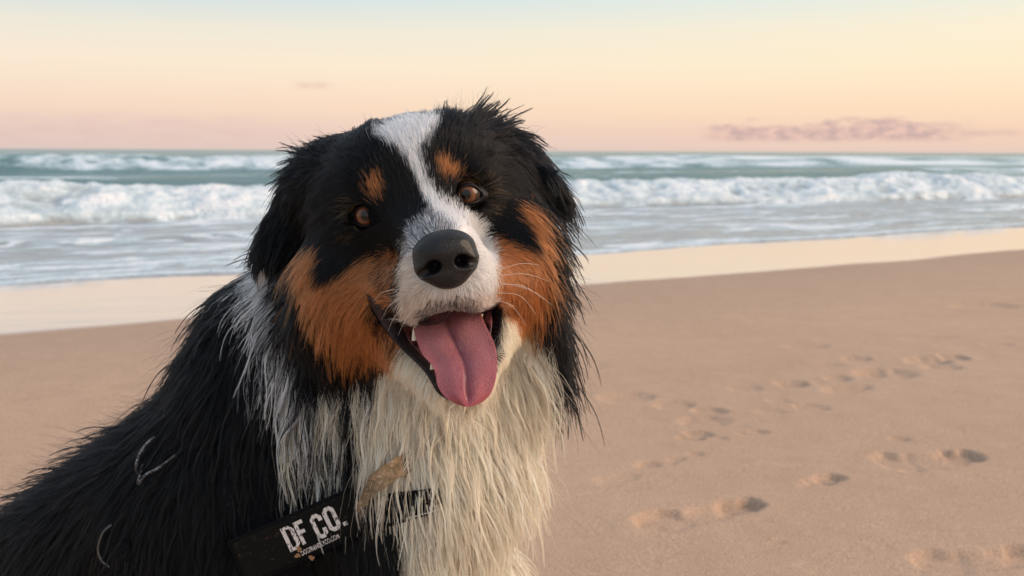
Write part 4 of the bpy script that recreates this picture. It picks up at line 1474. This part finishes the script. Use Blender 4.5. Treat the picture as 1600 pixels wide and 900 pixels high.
# ------------------------------------------------------------------ fur
# how the coat lies: (px, py, direction right, direction down, length mm, lift 0-1, clumping 0-1, wave)
FLOW = [
    # muzzle
    (640, 440, -1.0, .35, 6, .28, .25, .0), (650, 475, -.6, .9, 7, .30, .45, .0), (690, 474, -.1, 1, 5.5, .35, .5, .0), (625, 410, -1.0, .1, 8, .3, .3, .0),
    (725, 474, .2, 1, 5.5, .35, .5, .0), (765, 455, .8, .6, 6, .28, .3, .0), (770, 410, 1.0, .1, 6, .28, .25, .0), (755, 375, .8, -.4, 8, .30, .3, .0),
    (700, 352, .1, -1, 9, .35, .35, .0), (660, 370, -.6, -.8, 9, .35, .35, .0), (690, 335, -.1, -1, 10, .30, .3, .0), (735, 350, .7, -.6, 10, .35, .4, .0),
    (630, 490, -.7, .9, 10, .3, .5, .0), (608, 455, -1, .1, 9, .26, .4, .0),
    # forehead and blaze
    (668, 300, -.2, -1, 11, .25, .35, .0), (655, 260, -.25, -1, 14, .25, .35, .0), (640, 215, -.25, -1, 18, .25, .4, .0), (680, 215, .15, -1, 18, .3, .4, .0),
    (610, 215, -.5, -.9, 18, .25, .4, .0), (625, 330, -.3, -1, 9, .22, .3, .0), (610, 290, -.4, -1, 11, .25, .4, .0), (592, 285, -.2, -1, 11, .3, .4, .0),
    (560, 270, -.8, -.7, 16, .22, .5, .0), (540, 300, -1, -.15, 16, .2, .55, .0), (530, 345, -1, .35, 15, .2, .5, .0), (570, 372, -.9, .45, 10, .2, .35, .0),
    (600, 360, -.8, .2, 8, .2, .3, .0), (620, 385, -1, .35, 8, .22, .3, .0), (500, 290, -1, .1, 26, .25, .6, .15), (500, 340, -.95, .5, 24, .22, .6, .15),
    (692, 262, .15, -1, 11, .3, .4, .0), (715, 275, .4, -.9, 10, .3, .4, .0), (750, 275, .8, -.6, 14, .25, .5, .0), (785, 300, 1, -.05, 17, .22, .5, .0),
    (760, 340, .9, .3, 11, .22, .4, .0), (790, 350, .9, .45, 14, .22, .45, .0), (740, 330, .8, .1, 8, .2, .3, .0), (710, 325, .4, -.8, 9, .25, .35, .0),
    (720, 230, .3, -.95, 18, .3, .5, .1), (760, 240, .7, -.5, 24, .3, .6, .15), (800, 270, 1, .2, 28, .3, .6, .2),
    # crown with its wet spikes
    (640, 188, -.2, -1, 15, .34, .6, .1), (580, 198, -.35, -1, 16, .40, .7, .15), (520, 220, -.6, -.9, 18, .42, .8, .2), (475, 238, -.75, -.7, 22, .46, .88, .2),
    (458, 270, -1, .0, 22, .40, .88, .2), (700, 186, .1, -1, 18, .45, .75, .2), (740, 190, .4, -1, 27, .55, .88, .25), (775, 205, .7, -.7, 24, .5, .88, .25),
    (800, 220, .9, -.1, 26, .38, .85, .25),
    # ears
    (450, 290, -.6, .8, 22, .25, .8, .2), (430, 340, -.4, .9, 22, .22, .8, .2), (450, 360, -.3, 1, 28, .25, .8, .2), (412, 390, -.3, 1, 17, .25, .8, .2), (410, 420, .0, 1, 10, .2, .85, .2),
    (830, 235, .85, .55, 28, .28, .85, .25), (855, 268, .65, .8, 28, .28, .85, .25), (870, 295, .6, .8, 26, .3, .85, .2), (820, 270, .7, .7, 34, .32, .8, .2), (845, 330, .6, .8, 36, .35, .8, .2),
    # cheeks
    (590, 420, -.85, .5, 12, .25, .35, .0), (550, 440, -.7, .7, 13, .26, .45, .05), (500, 400, -.6, .75, 15, .26, .5, .05), (480, 430, -.35, .95, 18, .26, .55, .1),
    (500, 500, -.2, 1, 24, .3, .6, .1), (555, 520, -.4, 1, 17, .26, .5, .1), (590, 545, -.1, 1, 18, .26, .5, .1), (545, 560, -.1, 1, 26, .28, .6, .1), (540, 590, -.05, 1, 46, .3, .8, .2),
    (450, 400, -.5, .9, 40, .4, .8, .2), (455, 480, -.35, 1, 46, .4, .85, .2),
    (800, 400, .85, .3, 14, .28, .4, .0), (840, 350, .4, .8, 14, .25, .5, .05), (830, 430, .5, .85, 12, .25, .5, .05), (820, 490, .3, 1, 17, .26, .55, .1),
    (860, 360, .75, .75, 34, .45, .8, .15), (868, 430, .7, .8, 36, .5, .85, .15), (866, 500, .45, .95, 46, .4, .85, .2), (790, 475, .4, 1, 16, .25, .4, .0), (780, 520, .3, 1, 9, .15, .2, .0), (772, 560, .25, 1, 10, .15, .3, .0), (765, 600, .2, 1, 14, .2, .4, .0),
    # chin, throat, bib
    (640, 575, -.2, 1, 16, .25, .45, .05), (680, 610, -.1, 1, 16, .3, .45, .05), (700, 640, .1, 1, 34, .3, .6, .15), (640, 640, -.05, 1, 46, .3, .7, .2),
    (600, 640, -.1, 1, 46, .32, .8, .25), (740, 640, .2, 1, 40, .24, .65, .12), (800, 600, .3, 1, 46, .3, .7, .2), (830, 560, .4, 1, 50, .35, .8, .2),
    (640, 700, .15, 1, 50, .35, .8, .25), (700, 720, .4, 1, 62, .38, .8, .25), (770, 720, .45, .95, 62, .40, .8, .25), (820, 700, .6, .85, 58, .42, .9, .3),
    (825, 790, .15, 1, 44, .32, .9, .3), (700, 850, .1, 1, 48, .2, .65, .15), (640, 870, .05, 1, 48, .2, .7, .15), (760, 860, .15, 1, 48, .26, .8, .2), (805, 860, -.05, 1, 42, .35, .8, .2),
    # black ruff below the cheek
    (480, 560, .0, 1, 60, .32, .85, .25), (530, 620, .05, 1, 62, .32, .85, .25), (570, 680, .15, 1, 60, .3, .8, .25), (570, 620, .05, 1, 50, .3, .8, .2),
    (860, 560, .45, .95, 52, .42, .88, .2), (872, 600, .5, .9, 50, .45, .88, .2),
    # neck streak and shoulder
    (375, 460, -.45, .9, 40, .38, .8, .35), (410, 440, -.3, 1, 46, .30, .8, .35), (430, 520, .1, 1, 62, .3, .85, .3), (470, 600, .2, 1, 66, .3, .88, .3),
    (520, 680, .3, 1, 58, .32, .88, .3), (370, 540, -.1, 1, 46, .30, .75, .3), (400, 620, .1, 1, 50, .25, .75, .25), (330, 560, -.5, .9, 42, .42, .7, .25),
    (450, 720, .2, 1, 50, .22, .7, .2), (350, 700, .15, 1, 40, .2, .6, .2), (560, 780, .3, 1, 46, .2, .65, .2), (600, 850, .25, 1, 46, .2, .7, .2),
    (280, 640, -.6, .85, 36, .42, .65, .25), (250, 700, -.6, .8, 36, .36, .65, .2), (200, 690, -.95, .45, 38, .46, .7, .25), (280, 800, .0, 1, 40, .2, .65, .2),
    (130, 740, -.9, .6, 40, .46, .75, .25), (60, 790, -.85, .7, 40, .46, .75, .25), (150, 820, -.5, .9, 38, .25, .7, .25), (30, 870, -.6, .85, 38, .25, .7, .25),
    (200, 880, -.2, 1, 38, .25, .7, .25), (450, 880, .1, 1, 38, .15, .5, .2),
]
FL = np.array(FLOW, float)
FL[:, 6] = np.where(FL[:, 4] >= 30, np.maximum(FL[:, 6], .86), FL[:, 6])     # the long coat is soaked through
FL[:, 7] = np.where(FL[:, 4] >= 36, np.maximum(FL[:, 7], .26), FL[:, 7])


def flow_at(px, py):
    dx_ = px[:, None] - FL[None, :, 0]
    dy_ = py[:, None] - FL[None, :, 1]
    w_ = 1.0 / (dx_ ** 2 + dy_ ** 2 + 60.0) ** 1.9
    w_ /= w_.sum(1, keepdims=True)
    return w_ @ FL[:, 2:]


# areas where no hair grows (the wet nose, the eyes, the inside of the mouth)
def bald(Pt, px, py):
    b_ = np.zeros(px.shape, bool)
    for e, lid in zip(EYES, LIDS):
        L_ = resample(lid, 30, True) * 1.30
        b_ |= in_poly(px, py, [(e['px'] + a, e['py'] + c_) for a, c_ in L_])
    b_ |= nose_sdf(Pt) < .0012
    b_ |= in_poly(px, py, [(562, 446), (576, 446), (598, 474), (618, 494), (646, 503), (674, 504), (698, 486), (720, 482), (748, 482), (770, 474), (780, 466),
                           (779, 500), (775, 524), (770, 545), (760, 600), (735, 616), (700, 618), (676, 592), (650, 564), (622, 541), (600, 514), (583, 487)])
    return b_


def cross(a, b_):
    return np.cross(a, b_)


TRI = np.concatenate([SKQ[:, [0, 1, 2]], SKQ[:, [0, 2, 3]]])
TA, TB, TC = SKV[TRI[:, 0]], SKV[TRI[:, 1]], SKV[TRI[:, 2]]
TN = cross(TB - TA, TC - TA)
TAREA = 0.5 * np.linalg.norm(TN, axis=1)
TCEN = (TA + TB + TC) / 3
GCEN = grad_at(TCEN)


def scatter(n, weight, rng):
    p = TAREA * weight
    p = p / p.sum()
    f = rng.choice(len(TRI), n, p=p)
    a, b_ = rng.random(n), rng.random(n)
    m = a + b_ > 1
    a[m], b_[m] = 1 - a[m], 1 - b_[m]
    return TA[f] + (TB[f] - TA[f]) * a[:, None] + (TC[f] - TA[f]) * b_[:, None]


DOWN = np.array([0, -1.0, 0.15]); DOWN /= np.linalg.norm(DOWN)
HARNESS_MASKS = [_mask]                          # no hair grows through the fabric


def grow(roots, rng, npts, len_mul=1.0, lift_mul=1.0, gravity=.55):
    """centre-lines for hairs rooted at the given skin points -> (n, npts, 3), clumping"""
    px, py = to_px(roots)
    fl = flow_at(px, py)
    N = grad_at(roots)
    view = roots / np.linalg.norm(roots, axis=1, keepdims=True)
    # picture-plane flow laid onto the skin
    D = np.stack([fl[:, 0], -fl[:, 1], np.zeros(len(px))], -1)
    D /= np.maximum(np.linalg.norm(D, axis=1, keepdims=True), 1e-6)
    T_ = D - N * (D * N).sum(1, keepdims=True)
    T_ /= np.maximum(np.linalg.norm(T_, axis=1, keepdims=True), 1e-3)
    ln = fl[:, 2] * .001 * len_mul
    lift = np.clip(fl[:, 3] * lift_mul, 0, 1)
    dirn = T_ * (1 - lift[:, None]) + N * lift[:, None]
    dirn /= np.linalg.norm(dirn, axis=1, keepdims=True)
    side = cross(N, T_)
    tw = np.clip((fl[:, 4] - .45) * 1.6, 0, 1) * .26 * rng.normal(0, 1, len(px)) + .35 * (fbm(px / 45, py / 45, octs=2, seed=91) - .5) * np.clip((fl[:, 2] - 15) / 20, 0, 1)
    T_ = T_ * np.cos(tw)[:, None] + side * np.sin(tw)[:, None]
    side = cross(N, T_)
    up_lock = np.clip((lift - .45) / .2, 0, 1)[:, None]          # standing spikes do not sag
    ph = rng.random(len(px)) * 6.28
    ph2 = rng.random(len(px)) * 6.28
    wv = fl[:, 5]
    step = ln / (npts - 1)
    out_ = np.empty((len(px), npts, 3))
    p = roots + N * .0003
    out_[:, 0] = p
    d = dirn
    hang = np.clip(ln / .05, 0, 1)[:, None]
    for i in range(1, npts):
        u = i / (npts - 1)
        d = d + (DOWN * gravity * hang * (1 - up_lock) + T_ * .25 * (1 - up_lock) - N * (.06 + .10 * u) * (1 - up_lock)) * (1.3 / npts)
        bend = (wv * 2.1 * np.sin(ph + u * 5.5))[:, None] * side + (wv * .9 * np.sin(ph2 + u * 4.5))[:, None] * N
        dd = d + bend * .45
        dd /= np.linalg.norm(dd, axis=1, keepdims=True)
        p = p + dd * step[:, None]
        f = field_at(p)
        need = .0006 + .0022 * u * np.clip(ln / .03, 0, 1)
        push = np.clip(need - f, 0, .01)
        if push.any():
            p = p + grad_at(p) * push[:, None]
        out_[:, i] = p
        d = d / np.linalg.norm(d, axis=1, keepdims=True)
    return out_, fl[:, 4], ln, px, py


def nearest(gr_, pts, cell):
    """index of a near guide root for each point, by hashing into cells"""
    from mathutils.kdtree import KDTree
    kd = KDTree(len(gr_))
    for i, g_ in enumerate(gr_):
        kd.insert(g_, i)
    kd.balance()
    return np.array([kd.find(q)[1] for q in pts])


m_fur = bpy.data.materials.new("wet_fur")
m_fur.use_nodes = True
nt = NT(m_fur.node_tree)
out = nt.n('ShaderNodeOutputMaterial')
hb = nt.n('ShaderNodeBsdfHairPrincipled')
try:
    hb.model = 'CHIANG'
except Exception:
    pass
hb.parametrization = 'COLOR'
hc_ = nt.n('ShaderNodeAttribute', attribute_name='coat')
nt.l(hc_.outputs['Color'], hb.inputs['Color'])
hb.inputs['Roughness'].default_value = 0.20
hb.inputs['Radial Roughness'].default_value = 0.35
hb.inputs['Coat'].default_value = 0.0
hb.inputs['IOR'].default_value = 1.45
hb.inputs['Offset'].default_value = R(2.5)
hb.inputs['Random Roughness'].default_value = 0.25
df = nt.n('ShaderNodeBsdfDiffuse')
nt.l(hc_.outputs['Color'], df.inputs['Color'])
mh = nt.n('ShaderNodeMixShader')
mh.inputs[0].default_value = .52
nt.l(hb.outputs[0], mh.inputs[1]); nt.l(df.outputs[0], mh.inputs[2])
nt.l(mh.outputs[0], out.inputs['Surface'])


def hair_object(name, lines, rad, colr, mat=None, parent=None, **props):
    n, k, _ = lines.shape
    hc = bpy.data.hair_curves.new(name)
    hc.add_curves([k] * n)
    wp = (to_world(lines.reshape(-1, 3)) - dog_base).astype(np.float32)
    hc.points.foreach_set('position', wp.reshape(-1))
    if 'radius' not in hc.attributes:
        hc.attributes.new('radius', 'FLOAT', 'POINT')
    hc.attributes['radius'].data.foreach_set('value', rad.reshape(-1).astype(np.float32))
    ca = hc.attributes.new('coat', 'FLOAT_COLOR', 'CURVE')
    ca.data.foreach_set('color', np.concatenate([colr, np.ones((n, 1))], 1).astype(np.float32).reshape(-1))
    hc.materials.append(mat or m_fur)
    o = bpy.data.objects.new(name, hc)
    col.objects.link(o)
    o.parent = parent or dog
    for a_, b_ in props.items():
        o[a_] = b_
    return o


def colour_strands(px, py, depth, rng, seed):
    k = coat_of(px, py, seed=seed)
    k[(depth > 1.02)] = BLACK
    k[(k == TAN) & (depth > .905)] = BLACK
    c = PAL[k].copy()
    v = rng.normal(1, .13, len(px))
    v[k == TAN] = rng.normal(1, .22, (k == TAN).sum())
    c *= np.clip(v, .55, 1.5)[:, None]
    # the flews are greyed and tan-tinged
    m = (k == WHITE) & (px > 600) & (px < 675) & (py > 395) & (py < 520)
    c[m] *= (np.array((.86, .78, .70)) * (.75 + .5 * fbm(px[m] / 9, py[m] / 9, octs=2, seed=5))[:, None])
    m = (k == WHITE) & (px > 675) & (py > 455) & (py < 520)
    c[m] *= (.92, .84, .80)
    # a few sun-browned hairs in the black, dark hairs in the tan
    r = rng.random(len(px))
    m = (k == BLACK) & (r < .05)
    c[m] = c[m] * (2.0, 1.6, 1.3) + (.010, .006, .003)
    m = (k == TAN) & (r < .06)
    c[m] *= .3
    # the lower bib is stained warmer than the collar streak
    m = k == CREAM
    c[m] *= np.stack([np.ones(m.sum()), 1 - .03 * rng.random(m.sum()), 1 - .10 * rng.random(m.sum())], -1)
    # the tan spot over the left-hand eye is paler
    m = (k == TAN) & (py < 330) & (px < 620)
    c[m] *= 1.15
    return np.clip(c, 0, .92), k


def fur_layer(name, n, weight, seed, npts, base_r, guides, dens_fn=None, len_mul=1.0, jitter=.10, lift_mul=1.0, strag=0.0, parent=None, clump_mul=1.0, wet=False, shade=1.0):
    rng = np.random.default_rng(seed)
    roots = scatter(n, weight, rng)
    px, py = to_px(roots)
    keep = ~bald(roots, px, py)
    keep &= roots[:, 2] < 1.34
    for fn in HARNESS_MASKS:
        keep &= ~fn(roots, px, py)
    roots = roots[keep]
    lm = len_mul * np.clip(rng.normal(1, .16, len(roots)), .5, 1.5)
    L_, cl, ln, px, py = grow(roots, rng, npts, lm, lift_mul * np.clip(rng.normal(1, .15, len(roots)), .5, 1.6))
    G_roots = scatter(guides, weight, rng)
    pxg, pyg = to_px(G_roots)
    G_, gcl, gl, _, _ = grow(G_roots, rng, npts, len_mul * np.clip(rng.normal(1.05, .22, guides), .5, 1.7), lift_mul)
    gi = nearest(G_roots, roots, .01)
    u = np.linspace(0, 1, npts)[None, :, None]
    offs = (roots - G_roots[gi])[:, None, :]
    clv = np.clip(cl * clump_mul, 0, .97)[:, None, None]
    if strag:
        clv = clv * np.where(rng.random(len(roots)) < strag, .25, 1)[:, None, None]
    if wet:
        cw = sstep(.0, .55, u) ** .8 * np.clip((clv - .15) * 1.35, 0, .985)
        spread = offs * (1 - cw * .93)
        mate = G_[gi] + spread
        L_ = L_ * (1 - cw) + mate * cw
    else:
        target = G_[gi] + offs * (1 - np.minimum(1, u * 1.15) ** .8) * 1.0 + offs * .10
        L_ = L_ * (1 - clv * u ** .75) + target * (clv * u ** .75)
    # fine disorder
    L_ += (rng.normal(0, 1, L_.shape) * (jitter * .001)) * u * np.clip(ln / .02, .3, 2)[:, None, None]
    f = field_at(L_)
    mm = f < .0004
    mm[:, 0] = False
    L_ = np.where(mm[..., None], L_ + grad_at(L_) * np.clip(.0006 - f, 0, .008)[..., None], L_)
    # eyes, nose and tongue stay clear
    for e in EYES:
        c0 = cc(e['px'], e['py'], e['d'])
        q = L_ - c0
        r_ = np.linalg.norm(q, axis=-1)
        m2 = r_ < .0165
        L_ = np.where(m2[..., None], c0 + q / np.maximum(r_, 1e-6)[..., None] * .0165, L_)
    if wet:                                      # one lock, one colour
        own = rng.random(len(roots)) < .80
        cx, cy, cz = np.where(own, pxg[gi], px), np.where(own, pyg[gi], py), np.where(own, G_roots[gi, 2], roots[:, 2])
        colr, k = colour_strands(cx, cy, cz, rng, seed + 1)
        gv = np.clip(rng.normal(1, .16, guides), .6, 1.35)
        colr = np.clip(colr * gv[gi][:, None], 0, .92)
        pale = (rng.random(guides) < .16)[gi] & (k == BLACK)  # some black locks go bluish grey: sheen put into their colour
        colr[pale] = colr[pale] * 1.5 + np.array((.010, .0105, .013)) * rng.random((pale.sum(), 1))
    else:
        colr, k = colour_strands(px, py, roots[:, 2], rng, seed + 1)
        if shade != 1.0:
            colr = colr * shade  # undercoat colour lowered to paint in shade beneath the locks
    taper = (1 - u[..., 0] ** 2.2 * .88)
    if wet:
        base_r = base_r * np.clip(rng.normal(1, .28, guides), .5, 1.45)[gi][:, None]
    rad = base_r * taper * np.clip(rng.normal(1, .18, (len(roots), 1)), .5, 1.6)
    return hair_object(name, L_, rad, colr, parent=parent)


pxc, pyc = to_px(TCEN)
facing = -(GCEN * (TCEN / np.linalg.norm(TCEN, axis=1, keepdims=True))).sum(1)
seen = np.clip((facing + .45) / .5, .10, 1.0)
inframe = ((pxc > -90) & (pxc < 1000) & (pyc < 1010)).astype(float)
seen = seen * np.where(inframe > 0, 1, .10)
face_w = np.where((TCEN[:, 2] < .86) & (pyc < 640) & (pxc > 395), 1.0, 0.0)
flg = flow_at(pxc, pyc)
short = np.clip((22 - flg[:, 2]) / 8, 0, 1)
Q = 1.0
# short plush of the face
fur_layer("face_fur", int(150000 * Q), seen * (short + .02) * face_w, 11, 5, .00015, int(9000), jitter=.3, strag=.15, clump_mul=1.25)
# long coat: an under layer close to the skin and wet locks on top
long_ = seen * (1 - short)
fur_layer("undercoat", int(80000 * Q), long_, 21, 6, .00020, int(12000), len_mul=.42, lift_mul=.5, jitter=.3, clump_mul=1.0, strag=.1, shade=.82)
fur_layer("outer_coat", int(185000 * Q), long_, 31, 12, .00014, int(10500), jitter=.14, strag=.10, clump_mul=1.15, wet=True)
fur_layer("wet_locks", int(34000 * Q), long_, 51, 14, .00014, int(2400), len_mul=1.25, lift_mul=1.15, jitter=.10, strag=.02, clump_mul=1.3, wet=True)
# stray hairs
fur_layer("stray_hairs", int(3000 * Q), long_, 41, 12, .00012, 1500, len_mul=1.35, lift_mul=1.35, jitter=.4, clump_mul=.5)

# ------------------------------------------------------------------ whiskers
m_whisk, nt, b, out = material("whisker")
b.inputs['Base Color'].default_value = (.75, .72, .68, 1)
b.inputs['Roughness'].default_value = .4
WH = [((770, 432), (820, 428), (858, 440)), ((772, 446), (815, 446), (850, 468)), ((772, 458), (812, 462), (838, 492)), ((768, 468), (800, 478), (822, 508)),
      ((764, 474), (790, 490), (806, 516)), ((772, 440), (826, 452), (862, 476)), ((774, 424), (812, 412), (842, 414)),       ((628, 466), (608, 478), (596, 500)), ((634, 474), (616, 496), (606, 518)), ((646, 482), (632, 502), (622, 524)), ((624, 452), (600, 456), (582, 470))]
for a, m_, z in WH:
    d0 = surf_d(*a)
    tube_obj("whisker", resample([cc(*a, d0 - .001), cc(*m_, d0 - .002), cc(*z, d0 + .018)], 16), np.linspace(.00021, .00007, 16), m_whisk, n=5)
